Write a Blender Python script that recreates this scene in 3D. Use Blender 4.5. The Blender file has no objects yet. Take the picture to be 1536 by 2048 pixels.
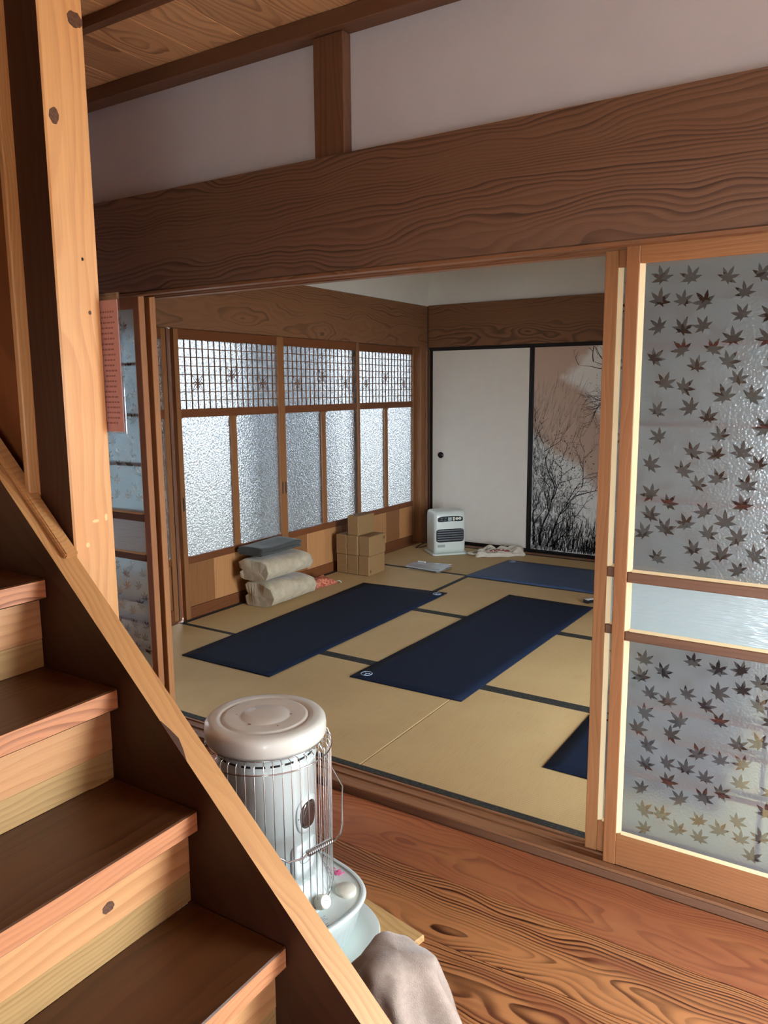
import bpy, bmesh, math, random
from mathutils import Vector, Matrix, noise, geometry
from math import pi, sin, cos, radians as rad

SC = bpy.context.scene
COL = SC.collection

# ------------------------------------------------------------------ camera
cam = bpy.data.cameras.new('camera')
cam.sensor_fit = 'VERTICAL'
cam.sensor_height = 36.0
cam.lens = 1560.24 / 2048 * 36.0
cam.clip_start = 0.05
camo = bpy.data.objects.new('camera', cam)
COL.objects.link(camo)
_y, _p, _r = rad(32.5562), rad(8.9818), rad(-0.4143)
_f = Vector((-sin(_y), cos(_y), 0)); _rt = Vector((cos(_y), sin(_y), 0)); _u = Vector((0, 0, 1))
_f2 = cos(_p) * _f - sin(_p) * _u; _u2 = cos(_p) * _u + sin(_p) * _f
_r3 = cos(_r) * _rt + sin(_r) * _u2; _u3 = cos(_r) * _u2 - sin(_r) * _rt
_m = Matrix((_r3, _u3, -_f2)).transposed().to_4x4()
_m.translation = Vector((0, -2.137, 1.388))
camo.matrix_world = _m
SC.camera = camo

# ------------------------------------------------------------------ light
SC.view_settings.view_transform = 'Standard'
SC.view_settings.look = 'None'
SC.view_settings.gamma = 1.0
SC.view_settings.use_curve_mapping = False
SC.view_settings.exposure = 0.0
SC.cycles.max_bounces = 10
SC.cycles.diffuse_bounces = 6
SC.cycles.glossy_bounces = 4
SC.cycles.transmission_bounces = 8
SC.cycles.transparent_max_bounces = 12
SC.cycles.caustics_reflective = False
SC.cycles.caustics_refractive = True
SC.cycles.sample_clamp_indirect = 6.0
SC.cycles.blur_glossy = 0.0
SC.cycles.use_denoising = True

world = bpy.data.worlds.new('world'); SC.world = world
world.use_nodes = True
_bg = world.node_tree.nodes['Background']
_bg.inputs[0].default_value = (0.82, 0.91, 1.0, 1)
_bg.inputs[1].default_value = 32.0


def portal(name, loc, rot, sx, sy):
    """guides sky sampling through a real opening; gives off no light of its own"""
    l = bpy.data.lights.new(name, 'AREA')
    l.shape = 'RECTANGLE'; l.size = sx; l.size_y = sy
    l.cycles.is_portal = True
    o = bpy.data.objects.new(name, l); COL.objects.link(o)
    o.location = loc; o.rotation_euler = rot
    return o


HALL_R, HALL_B = 1.4, -3.2          # right wall and back wall of the hall
ROOM_R = 0.43                        # right wall of the tatami room
HZ = -0.03                           # hall floor
portal('hall_portal', (HALL_R + 0.06, 0.42, 1.1), (0, rad(90), 0), 2.15, 1.52)
_sl = bpy.data.lights.new('sun', 'SUN'); _sl.energy = 30.0; _sl.angle = rad(1.0); _sl.color = (1.0, 0.96, 0.90)
_so = bpy.data.objects.new('sun', _sl); COL.objects.link(_so)
_so.rotation_euler = Vector((-0.45, -0.20, -0.87)).to_track_quat('-Z', 'Y').to_euler()
portal('back_portal', (0.38, HALL_B - 0.06, 0.72), (rad(90), 0, 0), 1.20, 1.42)

# ------------------------------------------------------------------ materials
MATS = {}


def srgb(r, g, b):
    f = lambda c: (c / 255 / 12.92) if c / 255 <= 0.04045 else ((c / 255 + 0.055) / 1.055) ** 2.4
    return (f(r), f(g), f(b), 1)


def newmat(name):
    m = bpy.data.materials.new(name); m.use_nodes = True
    nt = m.node_tree
    b = nt.nodes['Principled BSDF']
    return m, nt, b


class NT:
    """tiny node-graph writer"""
    def __init__(s, nt): s.nt = nt
    def n(s, t, **kw):
        nd = s.nt.nodes.new(t)
        for k, v in kw.items(): setattr(nd, k, v)
        return nd
    def link(s, a, b): s.nt.links.new(a, b)
    def set(s, sock, v):
        if hasattr(v, 'is_linked') or hasattr(v, 'links'): s.nt.links.new(v, sock)
        else: sock.default_value = v
    def math(s, op, a, b=None, c=None, clamp=False):
        nd = s.n('ShaderNodeMath', operation=op); nd.use_clamp = clamp
        for i, v in enumerate((a, b, c)):
            if v is not None: s.set(nd.inputs[i], v)
        return nd.outputs[0]
    def mix(s, fac, a, b, blend='MIX'):
        nd = s.n('ShaderNodeMix', data_type='RGBA', blend_type=blend)
        s.set(nd.inputs[0], fac); s.set(nd.inputs[6], a); s.set(nd.inputs[7], b)
        return nd.outputs[2]
    def comb(s, x, y, z):
        nd = s.n('ShaderNodeCombineXYZ')
        for i, v in enumerate((x, y, z)): s.set(nd.inputs[i], v)
        return nd.outputs[0]
    def noise(s, vec, scale=1.0, detail=2.0, rough=0.5, dist=0.0, w=None):
        nd = s.n('ShaderNodeTexNoise')
        if w is not None:
            nd.noise_dimensions = '4D'; s.set(nd.inputs['W'], w)
        s.link(vec, nd.inputs['Vector']); nd.inputs['Scale'].default_value = scale
        nd.inputs['Detail'].default_value = detail; nd.inputs['Roughness'].default_value = rough
        nd.inputs['Distortion'].default_value = dist
        return nd.outputs[0]
    def smooth(s, v, a, b):
        nd = s.n('ShaderNodeMapRange', interpolation_type='SMOOTHSTEP')
        s.set(nd.inputs[0], v); nd.inputs[1].default_value = a; nd.inputs[2].default_value = b
        return nd.outputs[0]
    def bump(s, h, strength=0.2, dist=0.002, normal=None):
        nd = s.n('ShaderNodeBump'); nd.inputs['Strength'].default_value = strength
        nd.inputs['Distance'].default_value = dist; s.link(h, nd.inputs['Height'])
        if normal is not None: s.link(normal, nd.inputs['Normal'])
        return nd.outputs[0]


def wood(name, axis, light, dark, freq=70, line=0.6, rough=0.45, warp=0.02, spread=0.16, depth=0.10,
         tone=0.25, fibre=0.25, bump=0.25, spec=0.4, coat=0.0, hue=None, lat=3.0, streak=0.0):
    """plain-sawn timber: growth rings around an axis lying off the board; `axis` is the way the grain runs"""
    key = 'wood_' + name + '_' + axis
    if key in MATS: return MATS[key]
    m, nt, b = newmat(key); N = NT(nt)
    tc = N.n('ShaderNodeTexCoord').outputs['Object']
    rnd = N.n('ShaderNodeObjectInfo').outputs['Random']
    sep = N.n('ShaderNodeSeparateXYZ'); N.link(tc, sep.inputs[0])
    idx = {'X': (0, 1, 2), 'Y': (1, 0, 2), 'Z': (2, 0, 1)}[axis]
    al, a, c = (sep.outputs[i] for i in idx)
    r1 = N.math('FRACT', N.math('MULTIPLY', rnd, 7.31)); r2 = N.math('FRACT', N.math('MULTIPLY', rnd, 13.77))
    off = N.math('MULTIPLY', rnd, 57.0)
    alo = N.math('ADD', al, off)
    v1 = N.comb(N.math('MULTIPLY', alo, 1.1), N.math('MULTIPLY', a, lat), N.math('MULTIPLY', c, lat))
    n1 = N.math('SUBTRACT', N.noise(v1, 1.6, 2.0, 0.5), 0.5)
    v1b = N.comb(N.math('MULTIPLY', alo, 5.0), N.math('MULTIPLY', a, 16.0), N.math('MULTIPLY', c, 16.0))
    n1b = N.math('SUBTRACT', N.noise(v1b, 1.0, 2.0, 0.5), 0.5)
    aa = N.math('ADD', a, N.math('MULTIPLY', N.math('SUBTRACT', r1, 0.5), spread))
    cc = N.math('ADD', c, N.math('ADD', N.math('MULTIPLY', N.math('SUBTRACT', r2, 0.5), spread * 0.6), depth))
    r = N.math('SQRT', N.math('ADD', N.math('POWER', aa, 2.0), N.math('POWER', cc, 2.0)))
    rr = N.math('ADD', N.math('MULTIPLY', N.math('ADD', r, N.math('MULTIPLY', n1, warp * 6)), freq),
                N.math('MULTIPLY', n1b, warp * 16))
    wn = N.n('ShaderNodeTexWhiteNoise', noise_dimensions='1D'); N.link(N.math('ADD', N.math('FLOOR', rr), off), wn.inputs['W'])
    wv = N.math('ADD', 0.25, N.math('MULTIPLY', wn.outputs[0], 0.95))
    f = N.math('FRACT', rr)
    ln = N.math('MULTIPLY', N.smooth(f, 0.25, 0.86), N.math('SUBTRACT', 1.0, N.smooth(f, 0.90, 1.0)))
    vf = N.comb(N.math('MULTIPLY', alo, 6.0), N.math('MULTIPLY', a, 240.0), N.math('MULTIPLY', c, 240.0))
    fib = N.noise(vf, 1.0, 2.0, 0.6)
    vt = N.comb(N.math('MULTIPLY', alo, 1.5), N.math('MULTIPLY', a, 9.0), N.math('MULTIPLY', c, 9.0))
    tn = N.noise(vt, 1.0, 3.0, 0.55)
    stren = N.math('MULTIPLY', N.math('MULTIPLY', ln, wv), N.math('MULTIPLY', N.smooth(tn, 0.15, 0.65), line), clamp=True)
    col = N.mix(stren, light, dark)
    if streak:
        st = N.math('MULTIPLY', N.smooth(tn, 0.52, 0.68), streak)
        col = N.mix(st, col, (dark[0] * 0.5, dark[1] * 0.4, dark[2] * 0.5, 1))
    if hue: col = N.mix(N.math('MULTIPLY', N.smooth(N.math('ADD', N.math('MULTIPLY', tn, 0.7), N.math('MULTIPLY', r2, 0.3)), 0.35, 0.6), 0.7), col, hue, 'MIX')
    val = N.math('ADD', 1.0 - fibre / 2 - tone / 2, N.math('ADD', N.math('MULTIPLY', fib, fibre), N.math('MULTIPLY', N.math('ADD', N.math('MULTIPLY', tn, 0.5), N.math('MULTIPLY', r1, 0.5)), tone)))
    hsv = N.n('ShaderNodeHueSaturation'); N.link(col, hsv.inputs['Color']); N.link(val, hsv.inputs['Value'])
    N.link(hsv.outputs[0], b.inputs['Base Color'])
    b.inputs['Roughness'].default_value = rough
    b.inputs['Specular IOR Level'].default_value = spec
    if coat:
        b.inputs['Coat Weight'].default_value = coat; b.inputs['Coat Roughness'].default_value = 0.15
    h = N.math('ADD', N.math('MULTIPLY', ln, -0.5), N.math('MULTIPLY', fib, 0.5))
    N.link(N.bump(h, bump, 0.0015), b.inputs['Normal'])
    MATS[key] = m
    return m


L4 = lambda r, g, b: (r, g, b, 1)
def w_frame(ax):  return wood('frame', ax, srgb(164, 114, 72), srgb(106, 62, 36), 110, 0.3, 0.42, tone=0.2, hue=srgb(146, 94, 58), warp=0.01)
def w_lattice(ax): return wood('sash', ax, srgb(138, 92, 54), srgb(84, 50, 28), 90, 0.4, 0.42, tone=0.3)
def w_rail(ax): return wood('sash_rail', ax, srgb(112, 66, 36), srgb(70, 38, 20), 90, 0.4, 0.42, tone=0.3)
def w_skirt(ax):  return wood('skirt', ax, srgb(176, 126, 80), srgb(122, 78, 44), 60, 0.35, 0.4, tone=0.5)
def w_post(ax):   return wood('post', ax, srgb(224, 170, 112), srgb(172, 106, 58), 60, 0.35, 0.4, warp=0.012, tone=0.18, hue=srgb(214, 152, 94))
def w_beam(ax):   return wood('beam', ax, srgb(120, 89, 69), srgb(56, 38, 30), 80, 0.75, 0.55, warp=0.03, tone=0.3, bump=0.5, depth=0.16)
def w_beam2(ax):  return wood('inner_beam', ax, srgb(126, 88, 60), srgb(66, 42, 28), 70, 0.7, 0.5, warp=0.03, tone=0.35, bump=0.4, depth=0.14)
def w_sill(ax):   return wood('sill', ax, srgb(142, 99, 68), srgb(70, 44, 30), 90, 0.55, 0.42, tone=0.35, streak=0.25)
def w_ceil(ax):   return wood('ceiling', ax, srgb(214, 170, 124), srgb(120, 78, 50), 80, 0.7, 0.55, warp=0.025, tone=0.6)
def w_dark(ax):   return wood('trim', ax, srgb(112, 78, 56), srgb(72, 46, 32), 60, 0.4, 0.55, tone=0.2)
def w_kumiko(ax): return wood('kumiko', ax, srgb(112, 50, 28), srgb(72, 30, 16), 60, 0.4, 0.55, tone=0.2)
def w_floor(ax):  return wood('floor', ax, srgb(178, 120, 74), srgb(60, 26, 16), 120, 1.5, 0.30, warp=0.022, tone=0.3, hue=srgb(150, 86, 58), bump=0.35, depth=0.13, spec=0.5, streak=0.35)
def w_tread(ax):  return wood('tread', ax, srgb(86, 54, 30), srgb(48, 28, 16), 50, 0.6, 0.35, tone=0.4)
def w_nose(ax):   return wood('nosing', ax, srgb(206, 142, 98), srgb(120, 66, 44), 110, 0.6, 0.45, tone=0.25)
def w_riser(ax):  return wood('riser', ax, srgb(214, 160, 108), srgb(172, 112, 66), 46, 0.4, 0.45, tone=0.25)
def w_riser2(ax): return wood('riser_low', ax, srgb(190, 154, 100), srgb(150, 112, 64), 80, 0.45, 0.45, tone=0.2)
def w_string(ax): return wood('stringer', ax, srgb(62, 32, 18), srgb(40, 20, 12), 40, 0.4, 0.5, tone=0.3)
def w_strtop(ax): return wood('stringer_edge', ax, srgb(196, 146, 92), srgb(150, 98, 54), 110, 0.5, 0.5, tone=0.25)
def w_board(ax):  return wood('board', ax, srgb(206, 168, 112), srgb(168, 126, 74), 60, 0.4, 0.5, tone=0.2)
def w_stairwall(ax): return wood('stair_wall', ax, srgb(132, 74, 36), srgb(80, 40, 18), 30, 0.4, 0.5, tone=0.3)


def plain(name, col, rough=0.5, metal=0.0, spec=0.5, nscale=0, nstr=0.0, bscale=0, bstr=0.0, bdist=0.001, coat=0, sheen=0):
    if name in MATS: return MATS[name]
    m, nt, b = newmat(name); N = NT(nt)
    b.inputs['Base Color'].default_value = col
    b.inputs['Roughness'].default_value = rough; b.inputs['Metallic'].default_value = metal
    b.inputs['Specular IOR Level'].default_value = spec
    if coat: b.inputs['Coat Weight'].default_value = coat; b.inputs['Coat Roughness'].default_value = 0.08
    if sheen: b.inputs['Sheen Weight'].default_value = sheen; b.inputs['Sheen Roughness'].default_value = 0.4
    tc = N.n('ShaderNodeTexCoord').outputs['Object']
    if nscale:
        n = N.noise(tc, nscale, 3.0, 0.55)
        dk = (col[0] * (1 - nstr), col[1] * (1 - nstr), col[2] * (1 - nstr), 1)
        N.link(N.mix(N.smooth(n, 0.3, 0.7), dk, col), b.inputs['Base Color'])
    if bscale:
        N.link(N.bump(N.noise(tc, bscale, 2.0, 0.5), bstr, bdist), b.inputs['Normal'])
    MATS[name] = m
    return m


PLASTER = plain('plaster', srgb(212, 214, 222), 0.9, nscale=5, nstr=0.05, bscale=160, bstr=0.15)
PLASTER_IN = plain('plaster_inner', srgb(214, 216, 210), 0.9, nscale=5, nstr=0.04, bscale=160, bstr=0.15)
BEAD = plain('lit_edge_bead', srgb(238, 216, 170), 0.6)  # bright lit edge of the stiles put into the pale colour
ENAMEL = plain('enamel', srgb(218, 230, 226), 0.22, spec=0.5, coat=0.4)
ENAMEL_LID = plain('enamel_lid', srgb(222, 222, 210), 0.28, spec=0.5, coat=0.3, nscale=14, nstr=0.06)
CHROME = plain('chrome', (0.75, 0.76, 0.77, 1), 0.18, metal=1.0)
BLACK = plain('black_lacquer', srgb(18, 16, 16), 0.35)
DARK = plain('dark_recess', srgb(16, 14, 13), 0.7)
NAVY = plain('mat_navy', srgb(7, 22, 44), 0.8, spec=0.25, nscale=60, nstr=0.15, bscale=700, bstr=0.3, bdist=0.0008)
SLATE = plain('mat_slate', srgb(52, 72, 102), 0.6, nscale=60, nstr=0.12, bscale=700, bstr=0.3, bdist=0.0008)
CORK = plain('cork', srgb(146, 112, 70), 0.85, nscale=160, nstr=0.25, bscale=260, bstr=0.2)
CORKLOGO = plain('cork_stamp', srgb(84, 62, 40), 0.8)
PALE = plain('pale_print', srgb(150, 165, 185), 0.6)
BEIGE = plain('fleece_beige', srgb(186, 172, 146), 0.95, spec=0.1, nscale=18, nstr=0.22, bscale=260, bstr=0.6, bdist=0.002, sheen=0.3)
GREYCLOTH = plain('cloth_grey', srgb(74, 76, 72), 0.95, spec=0.1, nscale=30, nstr=0.15, bscale=300, bstr=0.3, sheen=0.2)
FLEECE = plain('fleece_throw', srgb(168, 152, 138), 0.95, spec=0.1, nscale=90, nstr=0.12, bscale=380, bstr=0.8, bdist=0.002, sheen=0.5)
CANVAS = plain('canvas', srgb(206, 198, 182), 0.9, spec=0.1, nscale=40, nstr=0.08, bscale=600, bstr=0.3)
PLASTICW = plain('plastic_white', srgb(226, 224, 208), 0.35)
PINK = plain('pink_print', srgb(224, 96, 150), 0.5)
GREYPRINT = plain('grey_print', srgb(140, 150, 152), 0.5)
RED = plain('red_print', srgb(150, 52, 44), 0.7)
HEATERW = plain('heater_shell', srgb(204, 212, 204), 0.4, coat=0.2)
HEATERB = plain('heater_panel', srgb(28, 30, 32), 0.25)
LOUVRE = plain('louvre_metal', srgb(150, 152, 158), 0.3, metal=0.8)
LCD = plain('lcd', srgb(150, 168, 170), 0.3)
PAPER = plain('paper', srgb(214, 216, 216), 0.5)
CABLE = plain('cable', srgb(30, 26, 24), 0.5)
KNOT = plain('knot', srgb(112, 74, 48), 0.6, nscale=200, nstr=0.5)
GRAVEL = plain('gravel', srgb(150, 146, 136), 0.95, nscale=30, nstr=0.3)
INK = plain('ink', srgb(20, 20, 22), 0.85)
HEDGE = plain('hedge', srgb(84, 104, 66), 0.9, nscale=12, nstr=0.6, bscale=20, bstr=1.0, bdist=0.05)
EXTWALL = plain('garden_wall', srgb(176, 178, 174), 0.9, nscale=3, nstr=0.15)


def tatami_mat(ax):
    key = 'tatami_' + ax
    if key in MATS: return MATS[key]
    m, nt, b = newmat(key); N = NT(nt)
    tc = N.n('ShaderNodeTexCoord').outputs['Object']
    rnd = N.n('ShaderNodeObjectInfo').outputs['Random']
    sep = N.n('ShaderNodeSeparateXYZ'); N.link(tc, sep.inputs[0])
    al, la = (sep.outputs[0], sep.outputs[1]) if ax == 'X' else (sep.outputs[1], sep.outputs[0])
    rib = N.math('ABSOLUTE', N.math('SINE', N.math('MULTIPLY', la, pi / 0.0115)))
    reed = N.noise(N.comb(N.math('MULTIPLY', al, 330.0), N.math('MULTIPLY', la, 9.0), 0.0), 1.0, 2.0, 0.6)
    ph = N.math('SINE', N.math('ADD', N.math('MULTIPLY', al, 2 * pi / 0.011), N.math('MULTIPLY', N.math('FLOOR', N.math('DIVIDE', la, 0.0115)), pi)))
    big = N.noise(tc, 2.2, 3.0, 0.6)
    dots = N.math('MULTIPLY', N.math('SUBTRACT', 1.0, rib), N.math('ADD', 0.6, N.math('MULTIPLY', ph, 0.4)))
    c = N.mix(N.math('MULTIPLY', dots, 0.55), srgb(190, 162, 114), srgb(140, 112, 70))
    c = N.mix(N.math('MULTIPLY', N.smooth(reed, 0.45, 0.75), 0.35), c, srgb(160, 130, 80))
    c = N.mix(N.math('MULTIPLY', N.smooth(big, 0.4, 0.75), 0.3), c, srgb(206, 178, 128))
    hsv = N.n('ShaderNodeHueSaturation'); N.link(c, hsv.inputs['Color'])
    N.link(N.math('ADD', 0.92, N.math('MULTIPLY', rnd, 0.14)), hsv.inputs['Value'])
    N.link(hsv.outputs[0], b.inputs['Base Color'])
    b.inputs['Roughness'].default_value = 0.6; b.inputs['Specular IOR Level'].default_value = 0.3
    h = N.math('ADD', N.math('MULTIPLY', rib, 0.7), N.math('MULTIPLY', reed, 0.3))
    N.link(N.bump(h, 0.35, 0.0015), b.inputs['Normal'])
    MATS[key] = m
    return m


def heri_mat():
    m, nt, b = newmat('border_cloth'); N = NT(nt)
    tc = N.n('ShaderNodeTexCoord').outputs['Object']
    v = N.n('ShaderNodeTexVoronoi'); v.inputs['Scale'].default_value = 80
    N.link(tc, v.inputs['Vector'])
    N.link(N.mix(N.smooth(v.outputs[0], 0.2, 0.5), srgb(52, 54, 46), srgb(28, 30, 26)), b.inputs['Base Color'])
    b.inputs['Roughness'].default_value = 0.8
    return m
HERI = heri_mat()


def frosted(name, tint, diff, rough, bscale, bstr, diffcol, mode='noise', bdist=0.002, glossmix=0.12, trans=0.0, glossrough=0.2, grain=0.0):
    """one face of patterned glass: scatters what stands behind it and keeps a milky face of its own"""
    m = bpy.data.materials.new(name); m.use_nodes = True
    nt = m.node_tree; nt.nodes.clear(); N = NT(nt)
    out = N.n('ShaderNodeOutputMaterial')
    tc = N.n('ShaderNodeTexCoord').outputs['Object']
    if mode == 'voronoi':
        v = N.n('ShaderNodeTexVoronoi', feature='SMOOTH_F1'); v.inputs['Scale'].default_value = bscale; N.link(tc, v.inputs['Vector']); h = v.outputs[0]
    elif mode == 'ripple':
        sep = N.n('ShaderNodeSeparateXYZ'); N.link(tc, sep.inputs[0])
        h = N.noise(N.comb(N.math('MULTIPLY', sep.outputs[0], 14.0), 0.0, N.math('MULTIPLY', sep.outputs[2], 150.0)), 1.0, 2.0, 0.6)
    else:
        h = N.noise(tc, bscale, 1.5, 0.5)
    bp = N.bump(h, bstr, bdist)
    rf = N.n('ShaderNodeBsdfRefraction'); rf.inputs['Color'].default_value = tint; rf.inputs['Roughness'].default_value = rough; rf.inputs['IOR'].default_value = 1.45
    N.link(bp, rf.inputs['Normal'])
    if grain:
        gn = N.noise(tc, bscale * 0.9, 2.0, 0.6)
        N.link(N.mix(N.smooth(gn, 0.36, 0.62), tuple(c * (1 - grain) for c in tint[:3]) + (1,), tuple(c * (1 + grain * .6) for c in tint[:3]) + (1,)), rf.inputs['Color'])
    df = N.n('ShaderNodeBsdfDiffuse'); df.inputs['Color'].default_value = diffcol; N.link(bp, df.inputs['Normal'])
    tl = N.n('ShaderNodeBsdfTranslucent'); tl.inputs['Color'].default_value = diffcol; N.link(bp, tl.inputs['Normal'])
    gl = N.n('ShaderNodeBsdfGlossy'); gl.inputs['Color'].default_value = (1, 1, 1, 1); gl.inputs['Roughness'].default_value = glossrough; N.link(bp, gl.inputs['Normal'])
    def mix(f, a, b):
        x = N.n('ShaderNodeMixShader'); x.inputs[0].default_value = f; N.link(a, x.inputs[1]); N.link(b, x.inputs[2]); return x.outputs[0]
    dd = mix(0.2, df.outputs[0], tl.outputs[0])
    s = mix(diff, rf.outputs[0], dd)
    if trans:
        tr = N.n('ShaderNodeBsdfTransparent'); tr.inputs['Color'].default_value = tint
        s = mix(trans, s, tr.outputs[0])
    s = mix(glossmix, s, gl.outputs[0])
    N.link(s, out.inputs[0])
    return m


def clear(name, tint, gloss=0.05):
    m = bpy.data.materials.new(name); m.use_nodes = True
    nt = m.node_tree; nt.nodes.clear(); N = NT(nt)
    out = N.n('ShaderNodeOutputMaterial')
    tr = N.n('ShaderNodeBsdfTransparent'); tr.inputs['Color'].default_value = tint
    gl = N.n('ShaderNodeBsdfGlossy'); gl.inputs['Roughness'].default_value = 0.05
    x = N.n('ShaderNodeMixShader'); x.inputs[0].default_value = gloss
    N.link(tr.outputs[0], x.inputs[1]); N.link(gl.outputs[0], x.inputs[2]); N.link(x.outputs[0], out.inputs[0])
    return m


GLASS_MAPLE = frosted('maple_glass_frosted', L4(0.72, 0.85, 0.90), 0.24, 0.28, 170, 0.35, L4(0.56, 0.70, 0.74), 'voronoi', 0.0015)
GLASS_LEAF = frosted('maple_glass_clear', L4(0.62, 0.61, 0.60), 0.04, 0.14, 60, 0.05, L4(0.4, 0.4, 0.4), 'noise', 0.001, 0.05, glossrough=0.08)


def smooth_back():
    m = bpy.data.materials.new('glass_back'); m.use_nodes = True
    nt = m.node_tree; nt.nodes.clear(); N = NT(nt)
    out = N.n('ShaderNodeOutputMaterial')
    rf = N.n('ShaderNodeBsdfRefraction'); rf.inputs['Color'].default_value = (0.96, 0.97, 0.97, 1); rf.inputs['Roughness'].default_value = 0.0; rf.inputs['IOR'].default_value = 1.45
    N.link(rf.outputs[0], out.inputs[0])
    return m
GLASS_BACK = smooth_back()
GLASS_BAND = frosted('ripple_glass', L4(0.55, 0.70, 0.74), 0.85, 0.2, 1, 0.8, L4(0.60, 0.84, 0.90), 'ripple', 0.004, 0.2)
GLASS_WIN = frosted('window_glass', L4(0.050, 0.052, 0.054), 0.05, 0.14, 92, 1.0, L4(0.35, 0.38, 0.40), 'noise', 0.008, 0.05, grain=0.5)
GLASS_OUT = frosted('outer_sash_glass', L4(0.55, 0.56, 0.58), 0.10, 0.2, 60, 0.4, L4(0.4, 0.42, 0.44), 'noise', 0.003, 0.03)
ACRYLIC = clear('acrylic', L4(0.85, 0.86, 0.86), 0.10)
MICA = plain('mica_window', srgb(58, 44, 40), 0.15, coat=0.5)
SIGNPAPER = plain('sign_paper_back', srgb(176, 128, 120), 0.6, nscale=30, nstr=0.1)
SIGNTEXT = plain('sign_show_through', srgb(128, 80, 72), 0.6)


# ------------------------------------------------------------------ mesh helpers
def bm_box(bm, x0, x1, y0, y1, z0, z1, mi=0):
    v = [bm.verts.new(p) for p in ((x0, y0, z0), (x1, y0, z0), (x1, y1, z0), (x0, y1, z0), (x0, y0, z1), (x1, y0, z1), (x1, y1, z1), (x0, y1, z1))]
    fs = []
    for q in ((0, 3, 2, 1), (4, 5, 6, 7), (0, 1, 5, 4), (1, 2, 6, 5), (2, 3, 7, 6), (3, 0, 4, 7)):
        f = bm.faces.new([v[i] for i in q]); f.material_index = mi; fs.append(f)
    return v, fs


def link(name, bm, mats, parent=None, smooth=False, centre=True, bevel=0.0):
    """one mesh object, its origin at the middle of its box"""
    if bevel:
        bmesh.ops.bevel(bm, geom=[e for e in bm.edges if e.calc_length() > bevel * 3], offset=bevel, segments=1, affect='EDGES', profile=0.5)
    bm.normal_update()
    me = bpy.data.meshes.new(name)
    c = Vector((0, 0, 0))
    if centre and bm.verts:
        lo = Vector([min(v.co[i] for v in bm.verts) for i in range(3)]); hi = Vector([max(v.co[i] for v in bm.verts) for i in range(3)])
        c = (lo + hi) / 2
        bmesh.ops.translate(bm, verts=bm.verts, vec=-c)
    bm.to_mesh(me); bm.free()
    if not isinstance(mats, (list, tuple)): mats = [mats]
    for mm in mats: me.materials.append(mm)
    if smooth:
        for p in me.polygons: p.use_smooth = True
    o = bpy.data.objects.new(name, me); COL.objects.link(o)
    if parent is not None:
        o.parent = parent
        # parent chains carry only translations of meshes centred as above
        o.location = c - Vector(parent.get('_c', (0, 0, 0)))
    else:
        o.location = c
    o['_c'] = tuple(c)
    return o


def box(name, x0, x1, y0, y1, z0, z1, mat, parent=None, bevel=0.0015):
    bm = bmesh.new(); bm_box(bm, x0, x1, y0, y1, z0, z1)
    return link(name, bm, mat, parent, bevel=bevel)


def tag(o, label, cat, group=None, kind=None):
    o['label'] = label; o['category'] = cat
    if group: o['group'] = group
    if kind: o['kind'] = kind
    return o


def struct(o, label=None):
    o['kind'] = 'structure'
    if label: o['label'] = label
    return o


def empty(name, loc, rz=0.0):
    o = bpy.data.objects.new(name, None); COL.objects.link(o)
    o.location = loc; o.rotation_euler = (0, 0, rz); o.empty_display_size = 0.1
    return o


def tube(bm, pts, r, n=6, closed=False, mi=0):
    pts = [Vector(p) for p in pts]; rings = []
    N_ = len(pts); up = Vector((0, 0, 1)); prev = None
    for i, p in enumerate(pts):
        if closed: d = pts[(i + 1) % N_] - pts[i - 1]
        else: d = pts[min(i + 1, N_ - 1)] - pts[max(i - 1, 0)]
        d.normalize()
        if prev is None:
            s = d.cross(up)
            if s.length < 1e-4: s = d.cross(Vector((1, 0, 0)))
        else:
            s = prev - d * prev.dot(d)
        s.normalize(); prev = s
        t = d.cross(s)
        rr = r[i] if isinstance(r, (list, tuple)) else r
        rings.append([bm.verts.new(p + s * rr * cos(2 * pi * k / n) + t * rr * sin(2 * pi * k / n)) for k in range(n)])
    M = N_ if closed else N_ - 1
    for i in range(M):
        a, b = rings[i], rings[(i + 1) % N_]
        for k in range(n):
            f = bm.faces.new((a[k], a[(k + 1) % n], b[(k + 1) % n], b[k])); f.smooth = True; f.material_index = mi
    if not closed:
        bm.faces.new(list(reversed(rings[0]))).material_index = mi; bm.faces.new(rings[-1]).material_index = mi


def lathe(bm, prof, n=48, c=(0, 0), mi=0, smooth=True):
    rings = []
    for r, z in prof:
        if r < 1e-6: rings.append([bm.verts.new((c[0], c[1], z))])
        else: rings.append([bm.verts.new((c[0] + r * cos(2 * pi * k / n), c[1] + r * sin(2 * pi * k / n), z)) for k in range(n)])
    for a, b in zip(rings, rings[1:]):
        for k in range(n):
            k2 = (k + 1) % n
            if len(a) == 1 and len(b) == 1: continue
            if len(a) == 1: f = bm.faces.new((a[0], b[k2], b[k]))
            elif len(b) == 1: f = bm.faces.new((a[k], a[k2], b[0]))
            else: f = bm.faces.new((a[k], a[k2], b[k2], b[k]))
            f.smooth = smooth; f.material_index = mi
    bmesh.ops.recalc_face_normals(bm, faces=bm.faces)


def prism(bm, poly, axis, a0, a1, mi=0):
    """polygon in the plane square to `axis`, run from a0 to a1"""
    def P(u, v, w):
        return {'X': (w, u, v), 'Y': (u, w, v), 'Z': (u, v, w)}[axis]
    A = [bm.verts.new(P(u, v, a0)) for u, v in poly]; B = [bm.verts.new(P(u, v, a1)) for u, v in poly]
    n = len(poly)
    fs = [bm.faces.new(A), bm.faces.new(list(reversed(B)))]
    for i in range(n):
        fs.append(bm.faces.new((A[i], B[i], B[(i + 1) % n], A[(i + 1) % n])))
    for f in fs: f.material_index = mi
    bmesh.ops.recalc_face_normals(bm, faces=bm.faces)
    return fs


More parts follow.
